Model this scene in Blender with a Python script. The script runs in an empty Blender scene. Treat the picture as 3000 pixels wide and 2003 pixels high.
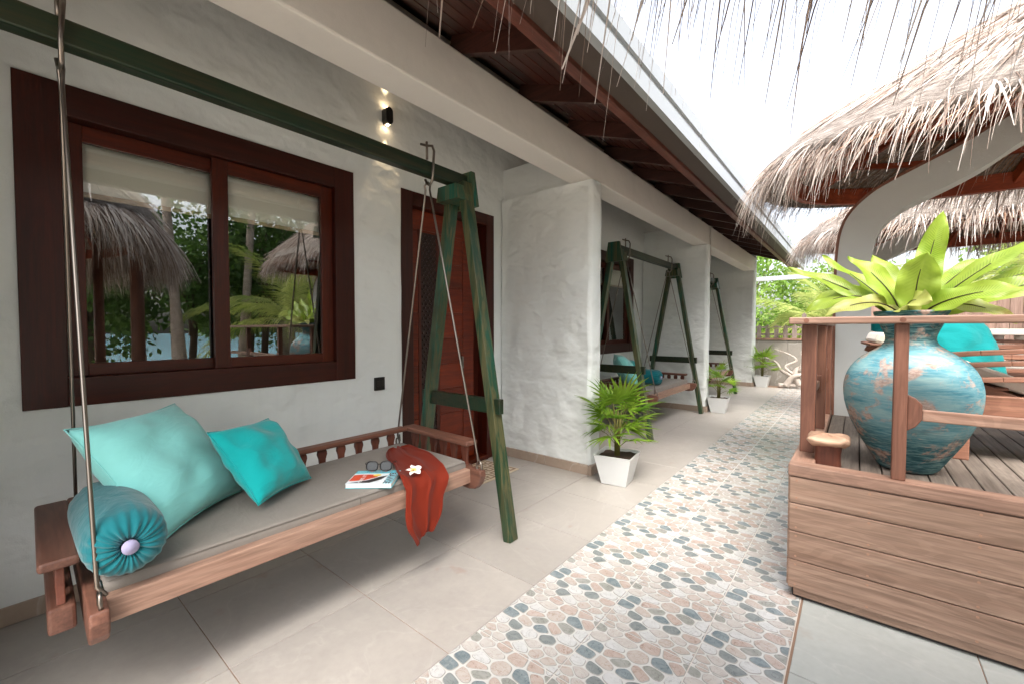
import bpy, bmesh, math, random
import numpy as np
from mathutils import Vector, Matrix, noise
R = math.radians
random.seed(7); rng = np.random.default_rng(11)
scene = bpy.context.scene
col = scene.collection
# ------------------------------------------------------------------ camera, sky, sun, exposure
H = 1.4
cam = bpy.data.objects.new('camera', bpy.data.cameras.new('camera'))
cam.data.sensor_width = 36; cam.data.lens = 14.976
cam.data.clip_start = .03; cam.data.clip_end = 500
cam.location = (0, 0, H); cam.rotation_euler = (R(90-1.744), 0, R(39.014))
col.objects.link(cam); scene.camera = cam
SUN_EL, SUN_AZ = 58, 150      # azimuth clockwise from +Y
world = bpy.data.worlds.new('World'); scene.world = world; world.use_nodes = True
wn = world.node_tree; bg = wn.nodes['Background']
sky = wn.nodes.new('ShaderNodeTexSky'); sky.sky_type = 'NISHITA'; sky.sun_disc = False
sky.sun_elevation = R(SUN_EL); sky.sun_rotation = R(SUN_AZ)
sky.dust_density = 6; sky.air_density = 1.0; sky.ozone_density = 1.0
hs = wn.nodes.new('ShaderNodeHueSaturation'); hs.inputs['Saturation'].default_value = .42
wn.links.new(sky.outputs[0], hs.inputs['Color']); wn.links.new(hs.outputs[0], bg.inputs[0])
bg.inputs[1].default_value = .15
sun = bpy.data.objects.new('sun', bpy.data.lights.new('sun', 'SUN'))
sun.data.energy = .5; sun.data.angle = R(26); sun.data.color = (1, .95, .87)
sd = Vector((math.sin(R(SUN_AZ))*math.cos(R(SUN_EL)), math.cos(R(SUN_AZ))*math.cos(R(SUN_EL)), math.sin(R(SUN_EL))))
sun.rotation_euler = sd.to_track_quat('Z', 'Y').to_euler()
col.objects.link(sun)
vs = scene.view_settings
vs.view_transform = 'Standard'; vs.look = 'None'; vs.exposure = 2.28; vs.gamma = 1; vs.use_curve_mapping = False
scene.render.engine = 'CYCLES'
cy = scene.cycles; cy.use_denoising = True; cy.max_bounces = 10; cy.diffuse_bounces = 8; cy.transparent_max_bounces = 16
# ------------------------------------------------------------------ helpers
def lin(r, g, b):
    f = lambda c: (c/255/12.92 if c/255 <= .04045 else ((c/255+.055)/1.055)**2.4)
    return (f(r), f(g), f(b), 1)
class NT:
    def __init__(s, name, rough=.6, spec=.5):
        s.m = bpy.data.materials.new(name); s.m.use_nodes = True
        s.t = s.m.node_tree; s.b = s.t.nodes['Principled BSDF']; s.out = s.t.nodes['Material Output']
        s.b.inputs['Roughness'].default_value = rough; s.b.inputs['Specular IOR Level'].default_value = spec
    def n(s, typ, **kw):
        nd = s.t.nodes.new('ShaderNode'+typ)
        for k, v in kw.items():
            k = k.replace('_', ' ')
            if k in nd.inputs:
                if isinstance(v, bpy.types.NodeSocket): s.t.links.new(v, nd.inputs[k])
                else: nd.inputs[k].default_value = v
            else: setattr(nd, k.replace(' ', '_'), v)
        return nd
    def l(s, a, b): s.t.links.new(a, b)
    def coord(s, scale=(1, 1, 1), rand=True, kind='Object', rot=(0, 0, 0)):
        tc = s.n('TexCoord'); mp = s.n('Mapping'); mp.inputs['Scale'].default_value = scale; mp.inputs['Rotation'].default_value = rot
        s.l(tc.outputs[kind], mp.inputs['Vector'])
        if rand:
            oi = s.n('ObjectInfo'); mu = s.n('Math', operation='MULTIPLY'); mu.inputs[1].default_value = 37.
            s.l(oi.outputs['Random'], mu.inputs[0]); s.l(mu.outputs[0], mp.inputs['Location'])
        return mp.outputs[0]
    def noise(s, vec, scale, detail=5, rough=.55, dist=0.):
        nd = s.n('TexNoise'); s.l(vec, nd.inputs['Vector'])
        nd.inputs['Scale'].default_value = scale; nd.inputs['Detail'].default_value = detail
        nd.inputs['Roughness'].default_value = rough; nd.inputs['Distortion'].default_value = dist
        return nd.outputs['Fac']
    def ramp(s, fac, *stops):
        nd = s.n('ValToRGB'); e = nd.color_ramp.elements
        while len(e) < len(stops): e.new(.5)
        for i, (p, c) in enumerate(stops): e[i].position = p; e[i].color = c
        s.l(fac, nd.inputs[0]); return nd.outputs[0]
    def mix(s, fac, a, b, mode='MIX'):
        nd = s.n('MixRGB', blend_type=mode)
        for i, v in enumerate((fac, a, b)):
            if isinstance(v, bpy.types.NodeSocket): s.l(v, nd.inputs[i])
            else: nd.inputs[i].default_value = v
        return nd.outputs[0]
    def color(s, c):
        if isinstance(c, bpy.types.NodeSocket): s.l(c, s.b.inputs['Base Color'])
        else: s.b.inputs['Base Color'].default_value = c
    def bump(s, h, strength=.3, dist=.01, prev=None):
        nd = s.n('Bump'); nd.inputs['Strength'].default_value = strength; nd.inputs['Distance'].default_value = dist
        s.l(h, nd.inputs['Height'])
        if prev is not None: s.l(prev, nd.inputs['Normal'])
        s.l(nd.outputs[0], s.b.inputs['Normal']); return nd.outputs[0]
    def randval(s, amt):   # HSV value jitter per object
        oi = s.n('ObjectInfo'); mr = s.n('MapRange'); s.l(oi.outputs['Random'], mr.inputs['Value'])
        mr.inputs['To Min'].default_value = 1-amt; mr.inputs['To Max'].default_value = 1+amt; return mr.outputs[0]
BLK = (0, 0, 0, 1); WHT = (1, 1, 1, 1)
def flat(name, c, rough=.5, spec=.5, metal=0):
    n = NT(name, rough, spec); n.color(c); n.b.inputs['Metallic'].default_value = metal; return n.m
def wood(name, c1, c2, axis='y', rough=.5, freq=1., jitter=.18, bump=.25, c3=None, sat=.92):
    n = NT(name, rough, .4)
    st = {'x': (1.2, 26, 26), 'y': (26, 1.2, 26), 'z': (26, 26, 1.2)}[axis]
    v = n.coord(tuple(q*freq for q in st))
    g = n.noise(v, 1.0, 7, .62, .6)
    v2 = n.coord(tuple(q*freq*5 for q in st)); g2 = n.noise(v2, 1., 3, .6)
    v3 = n.coord(tuple((3.5 if q > 5 else .8)*freq for q in st)); g3 = n.noise(v3, 1., 3, .5, 1.2)
    c = n.ramp(g, (.28, c1), (.72, c2))
    c = n.mix(n.ramp(g3, (.4, BLK), (.75, (.45, .45, .45, 1))), c, c3 or c1)
    rg = n.n('Math', operation='MULTIPLY'); n.l(g3, rg.inputs[0]); rg.inputs[1].default_value = 95.; sn = n.n('Math', operation='SINE'); n.l(rg.outputs[0], sn.inputs[0])
    c = n.mix(.2, c, n.ramp(sn.outputs[0], (.0, (.45, .42, .4, 1)), (.55, WHT)), 'MULTIPLY')
    c = n.mix(.45, c, n.ramp(g2, (.3, (.35, .35, .35, 1)), (.65, WHT)), 'MULTIPLY')
    h = n.n('HueSaturation', Saturation=sat); n.l(c, h.inputs['Color']); n.l(n.randval(jitter), h.inputs['Value']); n.color(h.outputs[0])
    b = n.bump(g2, bump, .002); n.bump(g, bump*.6, .004, b)
    return n.m
def plaster(name, c, amp=1.):
    n = NT(name, .85, .25); v = n.coord(rand=False)
    a = n.noise(n.coord((1, 1, 1.5), False), 4.2, 2, .45, .15); b = n.noise(v, 13, 4, .5, .2); f = n.noise(v, 160, 2, .6)
    d = n.noise(v, .9, 3, .5)
    cc = n.mix(.5, c, n.ramp(d, (.3, tuple(x*.86 for x in c[:3])+(1,)), (.7, c)))
    st = n.noise(n.coord((5, 5, .5), False), 1.1, 5, .6)
    cc = n.mix(n.ramp(st, (.56, BLK), (.82, (.2, .2, .2, 1))), cc, tuple(x*.66 for x in c[:3])+(1,))
    n.color(cc)
    p = n.bump(a, .6*amp, .05); p = n.bump(b, .4*amp, .012, p); n.bump(f, .25, .0025, p)
    return n.m
def fabric(name, c, rough=.85, wr=.25, sheen=.3):
    n = NT(name, rough, .2); v = n.coord((1, 1, 1)); a = n.noise(n.coord((1, 2.2, 1.4), rot=(.3, .2, .6)), 7, 3, .5, .5); w = n.noise(v, 500, 2, .5)
    n.color(n.mix(.25, c, n.ramp(a, (.3, tuple(x*.8 for x in c[:3])+(1,)), (.7, c))))
    n.b.inputs['Sheen Weight'].default_value = sheen
    p = n.bump(a, wr, .03); n.bump(w, .2, .001, p); return n.m
def leafmat(name, c1, c2, trans=.5, rough=.45, scale=3.):
    n = NT(name, rough, .4); v = n.coord((1, 1, 1)); a = n.noise(v, scale, 4, .6)
    oi = n.n('ObjectInfo'); c = n.ramp(a, (.3, c1), (.7, c2))
    h = n.n('HueSaturation'); n.l(c, h.inputs['Color']); n.l(n.randval(.15), h.inputs['Value']); n.color(h.outputs[0])
    tr = n.n('BsdfTranslucent'); n.l(h.outputs[0], tr.inputs[0]); mx = n.n('MixShader'); mx.inputs[0].default_value = trans
    n.l(n.b.outputs[0], mx.inputs[1]); n.l(tr.outputs[0], mx.inputs[2]); n.l(mx.outputs[0], n.out.inputs[0]); return n.m
class MB:
    """collects shapes into one mesh"""
    def __init__(s): s.v = []; s.f = []; s.mi = []
    def add(s, vs_, fs, mi=0):
        o = len(s.v); s.v += [tuple(p) for p in vs_]; s.f += [tuple(i+o for i in f) for f in fs]; s.mi += [mi]*len(fs); return s
    def add2(s, fs, mi=0): s.f += [tuple(f) for f in fs]; s.mi += [mi]*len(fs); return s
    def box(s, x0, x1, y0, y1, z0, z1, mi=0, M=None):
        p = [Vector(q) for q in ((x0,y0,z0),(x1,y0,z0),(x1,y1,z0),(x0,y1,z0),(x0,y0,z1),(x1,y0,z1),(x1,y1,z1),(x0,y1,z1))]
        if M is not None: p = [M @ q for q in p]
        return s.add(p, ((0,3,2,1),(4,5,6,7),(0,1,5,4),(1,2,6,5),(2,3,7,6),(3,0,4,7)), mi)
    def bar(s, p, q, w, h, upv=(0, 0, 1), mi=0):
        p, q = Vector(p), Vector(q); d = (q-p).normalized(); upv = Vector(upv)
        a = d.cross(upv)
        if a.length < 1e-4: a = d.cross(Vector((1, 0, 0)))
        a.normalize(); b = a.cross(d)
        c = [(-.5,-.5),(.5,-.5),(.5,.5),(-.5,.5)]
        vv = [p+a*i*w+b*j*h for i, j in c]+[q+a*i*w+b*j*h for i, j in c]
        return s.add(vv, ((0,1,2,3),(7,6,5,4),(0,4,5,1),(1,5,6,2),(2,6,7,3),(3,7,4,0)), mi)
    def tube(s, pts, r, n=8, cap=True, mi=0, closed=False):
        pts = [Vector(p) for p in pts]; m = len(pts); rs = r if isinstance(r, (list, tuple)) else [r]*m
        rings = []; ref = None
        for i, p in enumerate(pts):
            if closed: d = pts[(i+1) % m]-pts[i-1]
            else: d = pts[min(i+1, m-1)]-pts[max(i-1, 0)]
            d.normalize()
            if ref is None:
                ref = d.orthogonal().normalized()
            ref = (ref-d*ref.dot(d)); ref = ref.normalized() if ref.length > 1e-5 else d.orthogonal().normalized()
            b = d.cross(ref); rings.append([p+(ref*math.cos(t)+b*math.sin(t))*rs[i] for t in [2*math.pi*k/n for k in range(n)]])
        vv = [q for rg in rings for q in rg]; ff = []
        for i in range(m if closed else m-1):
            j = (i+1) % m
            for k in range(n): ff.append((i*n+k, i*n+(k+1) % n, j*n+(k+1) % n, j*n+k))
        if cap and not closed: ff += [tuple(range(n-1, -1, -1)), tuple((m-1)*n+k for k in range(n))]
        return s.add(vv, ff, mi)
    def lathe(s, prof, n=32, cen=(0, 0, 0), mi=0, fr=None):
        vv = []; ff = []; m = len(prof)
        for i, (r, z) in enumerate(prof):
            for k in range(n):
                t = 2*math.pi*k/n; rr = r if fr is None else r*fr(i, t)
                vv.append((cen[0]+rr*math.cos(t), cen[1]+rr*math.sin(t), cen[2]+z))
        for i in range(m-1):
            for k in range(n): ff.append((i*n+k, i*n+(k+1) % n, (i+1)*n+(k+1) % n, (i+1)*n+k))
        ff += [tuple(range(n-1, -1, -1)), tuple((m-1)*n+k for k in range(n))]
        return s.add(vv, ff, mi)
    def prism(s, outline, axis, a0, a1, mi=0):
        """outline: 2-D points; axis 'y': points are (x,z), extruded y a0..a1 ; 'x': (y,z) ; 'z': (x,y)"""
        f3 = {'y': lambda p, a: (p[0], a, p[1]), 'x': lambda p, a: (a, p[0], p[1]), 'z': lambda p, a: (p[0], p[1], a)}[axis]
        n = len(outline); vv = [f3(p, a0) for p in outline]+[f3(p, a1) for p in outline]
        ff = [tuple(range(n)), tuple(range(2*n-1, n-1, -1))]+[(i, i+n, (i+1) % n+n, (i+1) % n) for i in range(n)]
        return s.add(vv, ff, mi)
    def grid(s, P, mi=0, wrap=False):
        m, n = len(P), len(P[0]); vv = [q for r in P for q in r]; ff = []
        for i in range(m-1):
            for k in range(n if wrap else n-1): ff.append((i*n+k, i*n+(k+1) % n, (i+1)*n+(k+1) % n, (i+1)*n+k))
        return s.add(vv, ff, mi)
    def mesh(s, name, mats, smooth=False, fix=True):
        me = bpy.data.meshes.new(name); me.from_pydata(s.v, [], s.f)
        for m in (mats if isinstance(mats, (list, tuple)) else [mats]): me.materials.append(m)
        if any(s.mi): me.polygons.foreach_set('material_index', s.mi)
        if fix:
            bm = bmesh.new(); bm.from_mesh(me); bmesh.ops.recalc_face_normals(bm, faces=bm.faces); bm.to_mesh(me); bm.free()
        if smooth: me.polygons.foreach_set('use_smooth', [True]*len(me.polygons))
        me.update(); return me
    def build(s, name, mats, parent=None, smooth=False, bevel=0, seg=2, subsurf=0, solid=0, loc=None, rot=None, fix=True, auto=False):
        """verts are world coordinates unless loc is given; a parent's location is taken off"""
        if parent is not None and loc is None:
            o = parent; off = Vector((0, 0, 0))
            while o is not None: off += o.location; o = o.parent
            if off.length: s.v = [(p[0]-off.x, p[1]-off.y, p[2]-off.z) for p in s.v]
        return link(s.mesh(name, mats, smooth, fix), name, parent, bevel, seg, subsurf, solid, loc, rot)
def link(me, name, parent=None, bevel=0, seg=2, subsurf=0, solid=0, loc=None, rot=None):
    o = bpy.data.objects.new(name, me); col.objects.link(o)
    if loc is not None: o.location = loc
    if rot is not None: o.rotation_euler = rot
    if parent is not None: o.parent = parent
    if solid: m = o.modifiers.new('solid', 'SOLIDIFY'); m.thickness = solid; m.offset = 0
    if subsurf: m = o.modifiers.new('sub', 'SUBSURF'); m.levels = m.render_levels = subsurf
    if bevel:
        m = o.modifiers.new('bevel', 'BEVEL'); m.width = bevel; m.segments = seg; m.limit_method = 'ANGLE'; m.angle_limit = R(35)
    return o
def tag(o, label=None, cat=None, group=None, kind=None):
    for k, v in (('label', label), ('category', cat), ('group', group), ('kind', kind)):
        if v: o[k] = v
    return o
def thing(name, label, cat, loc=(0, 0, 0), rz=0, group=None, kind=None):
    o = bpy.data.objects.new(name, None); o.empty_display_size = .1; col.objects.link(o)
    o.location = loc; o.rotation_euler = (0, 0, rz); return tag(o, label, cat, group, kind)
def copy_tree(o, parent=None):
    c = o.copy(); col.objects.link(c); c.parent = parent
    for ch in list(o.children): copy_tree(ch, c)
    return c
def bez(p0, p1, p2, n):
    p0, p1, p2 = Vector(p0), Vector(p1), Vector(p2)
    return [p0*(1-t)**2+p1*2*t*(1-t)+p2*t*t for t in [i/n for i in range(n+1)]]
# ------------------------------------------------------------------ materials
WALLC = lin(222, 226, 224)
m_plaster = plaster('plaster_white', WALLC)
m_plaster_rough = plaster('plaster_troweled', lin(222, 226, 223), 1.5)
m_beampaint = plaster('beam_paint', lin(218, 214, 207), .3)
m_mahog = wood('mahogany_dark', lin(44, 13, 7), lin(72, 26, 15), 'z', .42, sat=1.15)
m_mahog_y = wood('mahogany_dark_y', lin(44, 13, 7), lin(72, 26, 15), 'y', .42, sat=1.15)
m_sash = wood('mahogany_sash', lin(58, 20, 10), lin(92, 36, 20), 'z', .4, sat=1.1)
m_sash_y = wood('mahogany_sash_y', lin(58, 20, 10), lin(92, 36, 20), 'y', .4, sat=1.1)
m_door = wood('mahogany_door', lin(86, 28, 14), lin(128, 52, 29), 'y', .38, .8, sat=1.1)
m_carve = wood('carved_dark', lin(30, 14, 10), lin(62, 32, 22), 'z', .5)
m_rafter = wood('rafter_wood', lin(48, 20, 12), lin(78, 36, 24), 'x', .5)
m_soffit = wood('soffit_wood', lin(58, 24, 14), lin(92, 42, 28), 'y', .45, .7, .1)
m_purlin = wood('purlin_wood', lin(88, 38, 22), lin(126, 64, 42), 'y', .5)
m_bench = wood('bench_teak', lin(98, 56, 40), lin(146, 96, 72), 'y', .45, .8)
m_bench_x = wood('bench_teak_x', lin(92, 54, 40), lin(138, 92, 72), 'x', .45, .8)
m_bench_z = wood('bench_teak_z', lin(90, 42, 26), lin(134, 74, 52), 'z', .45, .8)
m_benchrail = wood('bench_rail_pale', lin(146, 108, 88), lin(182, 146, 124), 'y', .5, .7, .08)
m_deckrail = wood('deck_rail_teak', lin(142, 104, 84), lin(180, 144, 122), 'x', .5, .8, .12)
m_deckrail_y = wood('deck_rail_teak_y', lin(142, 104, 84), lin(180, 144, 122), 'y', .5, .8, .12)
m_deckpost = wood('deck_post_teak', lin(106, 62, 44), lin(148, 96, 72), 'z', .5, .8, .15)
m_clad = wood('deck_cladding', lin(144, 110, 88), lin(188, 154, 130), 'x', .6, .75, .12, .4)
m_clad_y = wood('deck_cladding_y', lin(144, 110, 88), lin(188, 154, 130), 'y', .6, .75, .12, .4)
m_plank = wood('deck_planks', lin(108, 96, 86), lin(150, 138, 127), 'y', .6, .8, .16, .4)
m_lounge = wood('lounger_teak', lin(132, 82, 60), lin(176, 124, 98), 'x', .5, .8)
m_roofwood = wood('pavilion_wood', lin(112, 46, 26), lin(160, 80, 52), 'x', .5, .8, sat=1.05)
m_fence = wood('grey_fence', lin(128, 112, 104), lin(166, 150, 140), 'z', .7, 1, .15)
m_drift = wood('driftwood', lin(172, 158, 146), lin(214, 204, 194), 'z', .8, .6)
m_steel = NT('steel_rod', .32); m_steel.color(lin(132, 124, 116)); m_steel.b.inputs['Metallic'].default_value = 1; m_steel = m_steel.m
def green_paint():
    n = NT('worn_green_paint', .42, .4); v = n.coord((30, 30, 1.6)); g = n.noise(v, 1., 6, .65, .6)
    v2 = n.coord((1.5, 1.5, .8)); b = n.noise(v2, 2, 4, .6)
    v3 = n.coord((1.4, 1.4, .5)); k = n.noise(v3, 1.3, 3, .55)
    c = n.mix(n.ramp(k, (.46, BLK), (.66, WHT)), lin(22, 58, 38), lin(12, 92, 78))
    c = n.mix(n.ramp(g, (.42, BLK), (.6, (.85, .85, .85, 1))), c, lin(92, 86, 56))
    c = n.mix(n.ramp(b, (.5, BLK), (.72, (.75, .75, .75, 1))), c, lin(44, 42, 26))
    n.color(c); n.bump(g, .3, .002); return n.m
def green_paint_y():
    n = NT('worn_green_paint_y', .42, .4); v = n.coord((30, 1.6, 30)); g = n.noise(v, 1., 6, .65, .6)
    v2 = n.coord((1.5, .8, 1.5)); b = n.noise(v2, 2, 4, .6)
    c = n.mix(n.ramp(g, (.4, BLK), (.66, (.8, .8, .8, 1))), lin(14, 36, 22), lin(58, 48, 28))
    c = n.mix(n.ramp(b, (.5, BLK), (.72, (.6, .6, .6, 1))), c, lin(18, 50, 32))
    n.color(c); n.bump(g, .3, .002); return n.m
m_green, m_green_y = green_paint(), green_paint_y()
def tile_mat(name, c, vein):
    n = NT(name, .38, .45); v = n.coord(); a = n.noise(v, 2.2, 6, .6, .8); b = n.noise(v, 26, 5, .6)
    w = n.noise(n.coord((1, 1, 1), rot=(0, 0, .7)), 1.1, 5, .5, 1.6)
    cc = n.ramp(a, (.3, tuple(q*.86 for q in c[:3])+(1,)), (.7, c))
    cc = n.mix(n.ramp(w, (.485, BLK), (.5, (vein,)*3+(1,)), (.515, BLK)), cc, lin(236, 232, 226))
    cc = n.mix(.35, cc, n.ramp(b, (.3, (.72, .72, .72, 1)), (.7, WHT)), 'MULTIPLY')
    sp = n.noise(v, 5., 3, .6); cc = n.mix(n.ramp(sp, (.66, BLK), (.8, (.45, .45, .45, 1))), cc, lin(150, 120, 100))
    h = n.n('HueSaturation'); n.l(cc, h.inputs['Color']); n.l(n.randval(.04), h.inputs['Value']); n.color(h.outputs[0])
    n.l(n.ramp(b, (.3, (.3,)*3+(1,)), (.7, (.46,)*3+(1,))), n.b.inputs['Roughness'])
    p = n.bump(b, .3, .002); n.bump(a, .2, .01, p); return n.m
m_tile = tile_mat('stone_tile', lin(170, 164, 157), .05)
m_slab = tile_mat('grey_slab', lin(176, 180, 176), .08)
m_grout = flat('grout', lin(138, 112, 94), .9)
m_pgrout = NT('pebble_tile_ground', .22); m_pgrout.color(lin(196, 195, 191)); m_pgrout = m_pgrout.m
def pebble_mat(name, c1, c2, vein):
    n = NT(name, .24, .5); v = n.coord((1, 1, 1)); a = n.noise(v, 22, 5, .6, .8)
    w = n.noise(v, 14, 4, .55, 2.0); st = n.noise(n.coord((30, 120, 1), rot=(0, 0, .35)), 1., 4, .6)
    c = n.ramp(a, (.3, c1), (.7, c2)); c = n.mix(n.ramp(st, (.55, BLK), (.75, (.4, .4, .4, 1))), c, vein)
    c = n.mix(n.ramp(w, (.485, BLK), (.5, (.8, .8, .8, 1)), (.515, BLK)), c, vein); hh = n.n('HueSaturation', Value=.66, Saturation=.88); n.l(c, hh.inputs['Color']); n.color(hh.outputs[0]); n.bump(a, .12, .002); return n.m
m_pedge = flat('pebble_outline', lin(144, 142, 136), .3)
m_peb = [pebble_mat('pebble_blue', lin(126, 142, 148), lin(164, 176, 178), lin(94, 110, 116)),
         pebble_mat('pebble_pink', lin(202, 180, 166), lin(218, 200, 188), lin(158, 120, 104)),
         pebble_mat('pebble_cream', lin(212, 204, 196), lin(226, 219, 212), lin(184, 164, 150)),
         pebble_mat('pebble_white', lin(222, 222, 220), lin(238, 238, 236), lin(176, 172, 168)),
         pebble_mat('pebble_olive', lin(160, 162, 154), lin(188, 188, 180), lin(116, 116, 108)),
         pebble_mat('pebble_slate', lin(136, 146, 146), lin(166, 172, 170), lin(98, 106, 108)),
         pebble_mat('pebble_sand', lin(206, 192, 180), lin(220, 208, 198), lin(170, 138, 120))]
m_aqua = fabric('cushion_aqua', lin(134, 208, 203), .85, .3)
m_teal = fabric('cushion_teal', lin(0, 160, 160), .8, .35)
m_tealdark = fabric('bolster_teal', lin(0, 98, 106), .8, .35)
m_taupe = fabric('mattress_taupe', lin(130, 124, 117), .65, .25, .1)
m_teal_out = fabric('cushion_teal_outdoor', lin(0, 124, 126), .85, .4, .1)
m_cream = fabric('cream_cloth', lin(222, 214, 202), .9)
m_button = flat('button_lilac', lin(150, 146, 176), .85)
def shawl_mat():
    n = NT('rust_shawl', .75, .2); v = n.coord(rand=False); a = n.noise(v, 500, 2)
    n.color(lin(124, 38, 17)); n.b.inputs['Sheen Weight'].default_value = .1; n.bump(a, .15, .001)
    tr = n.n('BsdfTranslucent'); tr.inputs[0].default_value = lin(150, 42, 18); mx = n.n('MixShader'); mx.inputs[0].default_value = .25
    n.l(n.b.outputs[0], mx.inputs[1]); n.l(tr.outputs[0], mx.inputs[2]); n.l(mx.outputs[0], n.out.inputs[0]); return n.m
m_shawl = shawl_mat()
m_black = flat('black_plastic', lin(16, 14, 14), .35)
m_white = flat('white_gloss_pot', lin(206, 208, 207), .3)
m_whitemetal = NT('white_gutter', .4); m_whitemetal.color(lin(158, 162, 164)); m_whitemetal = m_whitemetal.m
m_guttershade = flat('gutter_taupe', lin(78, 66, 58), .6)
m_column = plaster('column_paint', lin(188, 190, 188), .15)
m_soil = flat('soil', lin(66, 50, 40), .95)
def glass_mat():
    n = NT('window_glass', .02); g = n.n('BsdfGlossy'); g.inputs['Roughness'].default_value = .004; g.inputs[0].default_value = (.95, .97, .96, 1)
    t = n.n('BsdfTransparent'); t.inputs[0].default_value = (.97, .98, .97, 1)
    fr = n.n('LayerWeight'); fr.inputs[0].default_value = .5
    mr = n.n('MapRange'); n.l(fr.outputs['Facing'], mr.inputs['Value']); mr.inputs['To Min'].default_value = .2; mr.inputs['To Max'].default_value = .5
    mx = n.n('MixShader'); n.l(mr.outputs[0], mx.inputs[0])
    n.l(t.outputs[0], mx.inputs[1]); n.l(g.outputs[0], mx.inputs[2]); n.l(mx.outputs[0], n.out.inputs[0]); return n.m
m_glass = glass_mat()
n = NT('glass_back'); _t = n.n('BsdfTransparent'); n.l(_t.outputs[0], n.out.inputs[0]); m_clear = n.m
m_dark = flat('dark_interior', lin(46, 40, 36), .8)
def jar_mat():
    n = NT('weathered_blue_jar', .75, .2); v = n.coord((2.2, 2.2, 9)); v1 = n.coord((1, 1, 1.7)); vf = n.coord((14, 14, 150))
    a = n.noise(v, 1.5, 6, .62, .5); b = n.noise(v1, 5., 10, .72, .6); f = n.noise(vf, 1., 4, .65); k = n.noise(n.coord((1, 1, 2.2)), 3.2, 5, .6); e = n.noise(v1, 40, 4, .7)
    c = n.ramp(a, (.25, lin(34, 92, 110)), (.42, lin(76, 130, 144)), (.58, lin(116, 154, 160)), (.75, lin(142, 164, 164)))
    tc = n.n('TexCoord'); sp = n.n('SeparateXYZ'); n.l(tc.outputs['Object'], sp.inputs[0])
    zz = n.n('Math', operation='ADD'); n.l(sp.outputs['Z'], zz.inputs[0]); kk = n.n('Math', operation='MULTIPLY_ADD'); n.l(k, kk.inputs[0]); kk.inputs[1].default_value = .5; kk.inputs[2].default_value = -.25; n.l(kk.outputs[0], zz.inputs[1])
    c = n.mix(n.ramp(zz.outputs[0], (.12, (.85, .85, .85, 1)), (.34, BLK), (.64, BLK), (.72, (.9, .9, .9, 1))), c, n.ramp(f, (.35, lin(14, 52, 60)), (.6, lin(34, 84, 88)), (.8, lin(96, 96, 84))))  # dark teal neck is paint; dark foot mixes stains with painted-in shade
    c = n.mix(n.ramp(f, (.45, BLK), (.72, (.55, .55, .55, 1))), c, lin(150, 176, 172))
    c = n.mix(n.ramp(b, (.52, BLK), (.6, (.75, .75, .75, 1))), c, n.ramp(e, (.35, lin(150, 104, 84)), (.6, lin(190, 160, 144))))
    n.color(c); p = n.bump(f, .35, .003); n.bump(b, .4, .005, p); return n.m
m_jar = jar_mat()
def fern_mat(name, c1, c2, c3, old):
    n = NT(name, .34, .4); lt = n.n('Attribute'); lt.attribute_name = 'lt'; lv = n.n('Attribute'); lv.attribute_name = 'lv'; v = n.coord()
    ab = n.n('Math', operation='ABSOLUTE'); n.l(lv.outputs['Fac'], ab.inputs[0])
    ph = n.n('Math', operation='MULTIPLY_ADD'); n.l(lt.outputs['Fac'], ph.inputs[0]); ph.inputs[1].default_value = 300.; q = n.n('Math', operation='MULTIPLY'); n.l(ab.outputs[0], q.inputs[0]); q.inputs[1].default_value = -22.; n.l(q.outputs[0], ph.inputs[2])
    sn = n.n('Math', operation='SINE'); n.l(ph.outputs[0], sn.inputs[0])
    c = n.ramp(n.noise(v, 6, 4, .6), (.3, c1), (.7, c2))
    band = n.mix(1, n.ramp(ab.outputs[0], (.05, BLK), (.12, WHT), (.5, WHT), (.62, BLK)), n.ramp(lt.outputs['Fac'], (.28, BLK), (.42, WHT), (.8, WHT), (.92, BLK)), 'MULTIPLY')
    band = n.mix(1, band, n.ramp(sn.outputs[0], (.25, BLK), (.8, (.5, .5, .5, 1))), 'MULTIPLY'); c = n.mix(band, c, c3)
    c = n.mix(n.ramp(n.noise(v, 9, 5, .65), (.66 if not old else .57, BLK), (.76 if not old else .7, (.6, .6, .6, 1))), c, lin(128, 84, 34) if old else lin(170, 176, 70))
    h = n.n('HueSaturation'); n.l(c, h.inputs['Color']); n.l(n.randval(.14), h.inputs['Value']); n.color(h.outputs[0]); n.bump(sn.outputs[0], .25, .0012)
    tr = n.n('BsdfTranslucent'); n.l(h.outputs[0], tr.inputs[0]); mx = n.n('MixShader'); mx.inputs[0].default_value = .45
    n.l(n.b.outputs[0], mx.inputs[1]); n.l(tr.outputs[0], mx.inputs[2]); n.l(mx.outputs[0], n.out.inputs[0]); return n.m
m_fern = fern_mat('fern_leaf', lin(122, 152, 42), lin(166, 186, 78), lin(92, 114, 24), False)
m_fernold = fern_mat('fern_leaf_pale', lin(150, 160, 72), lin(184, 182, 112), lin(140, 136, 60), True)
m_rib = flat('fern_midrib', lin(48, 34, 20), .5)
m_palm = leafmat('palm_leaflet', lin(84, 130, 30), lin(156, 184, 66), .5, .35, 3)
m_frond = leafmat('coconut_frond', lin(124, 146, 56), lin(190, 194, 120), .5, .4, 1)
m_bush = leafmat('bush_leaf', lin(88, 128, 44), lin(150, 178, 84), .5, .5, 1)
m_tree = leafmat('tree_leaf', lin(48, 82, 30), lin(98, 130, 58), .4, .5, 1)
m_stem = flat('plant_stem', lin(96, 92, 40), .7)
m_trunk = wood('palm_trunk', lin(132, 116, 102), lin(188, 174, 160), 'x', .9, .25)
m_bark = wood('bark', lin(70, 56, 44), lin(108, 90, 74), 'z', .9, .6)
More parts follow.
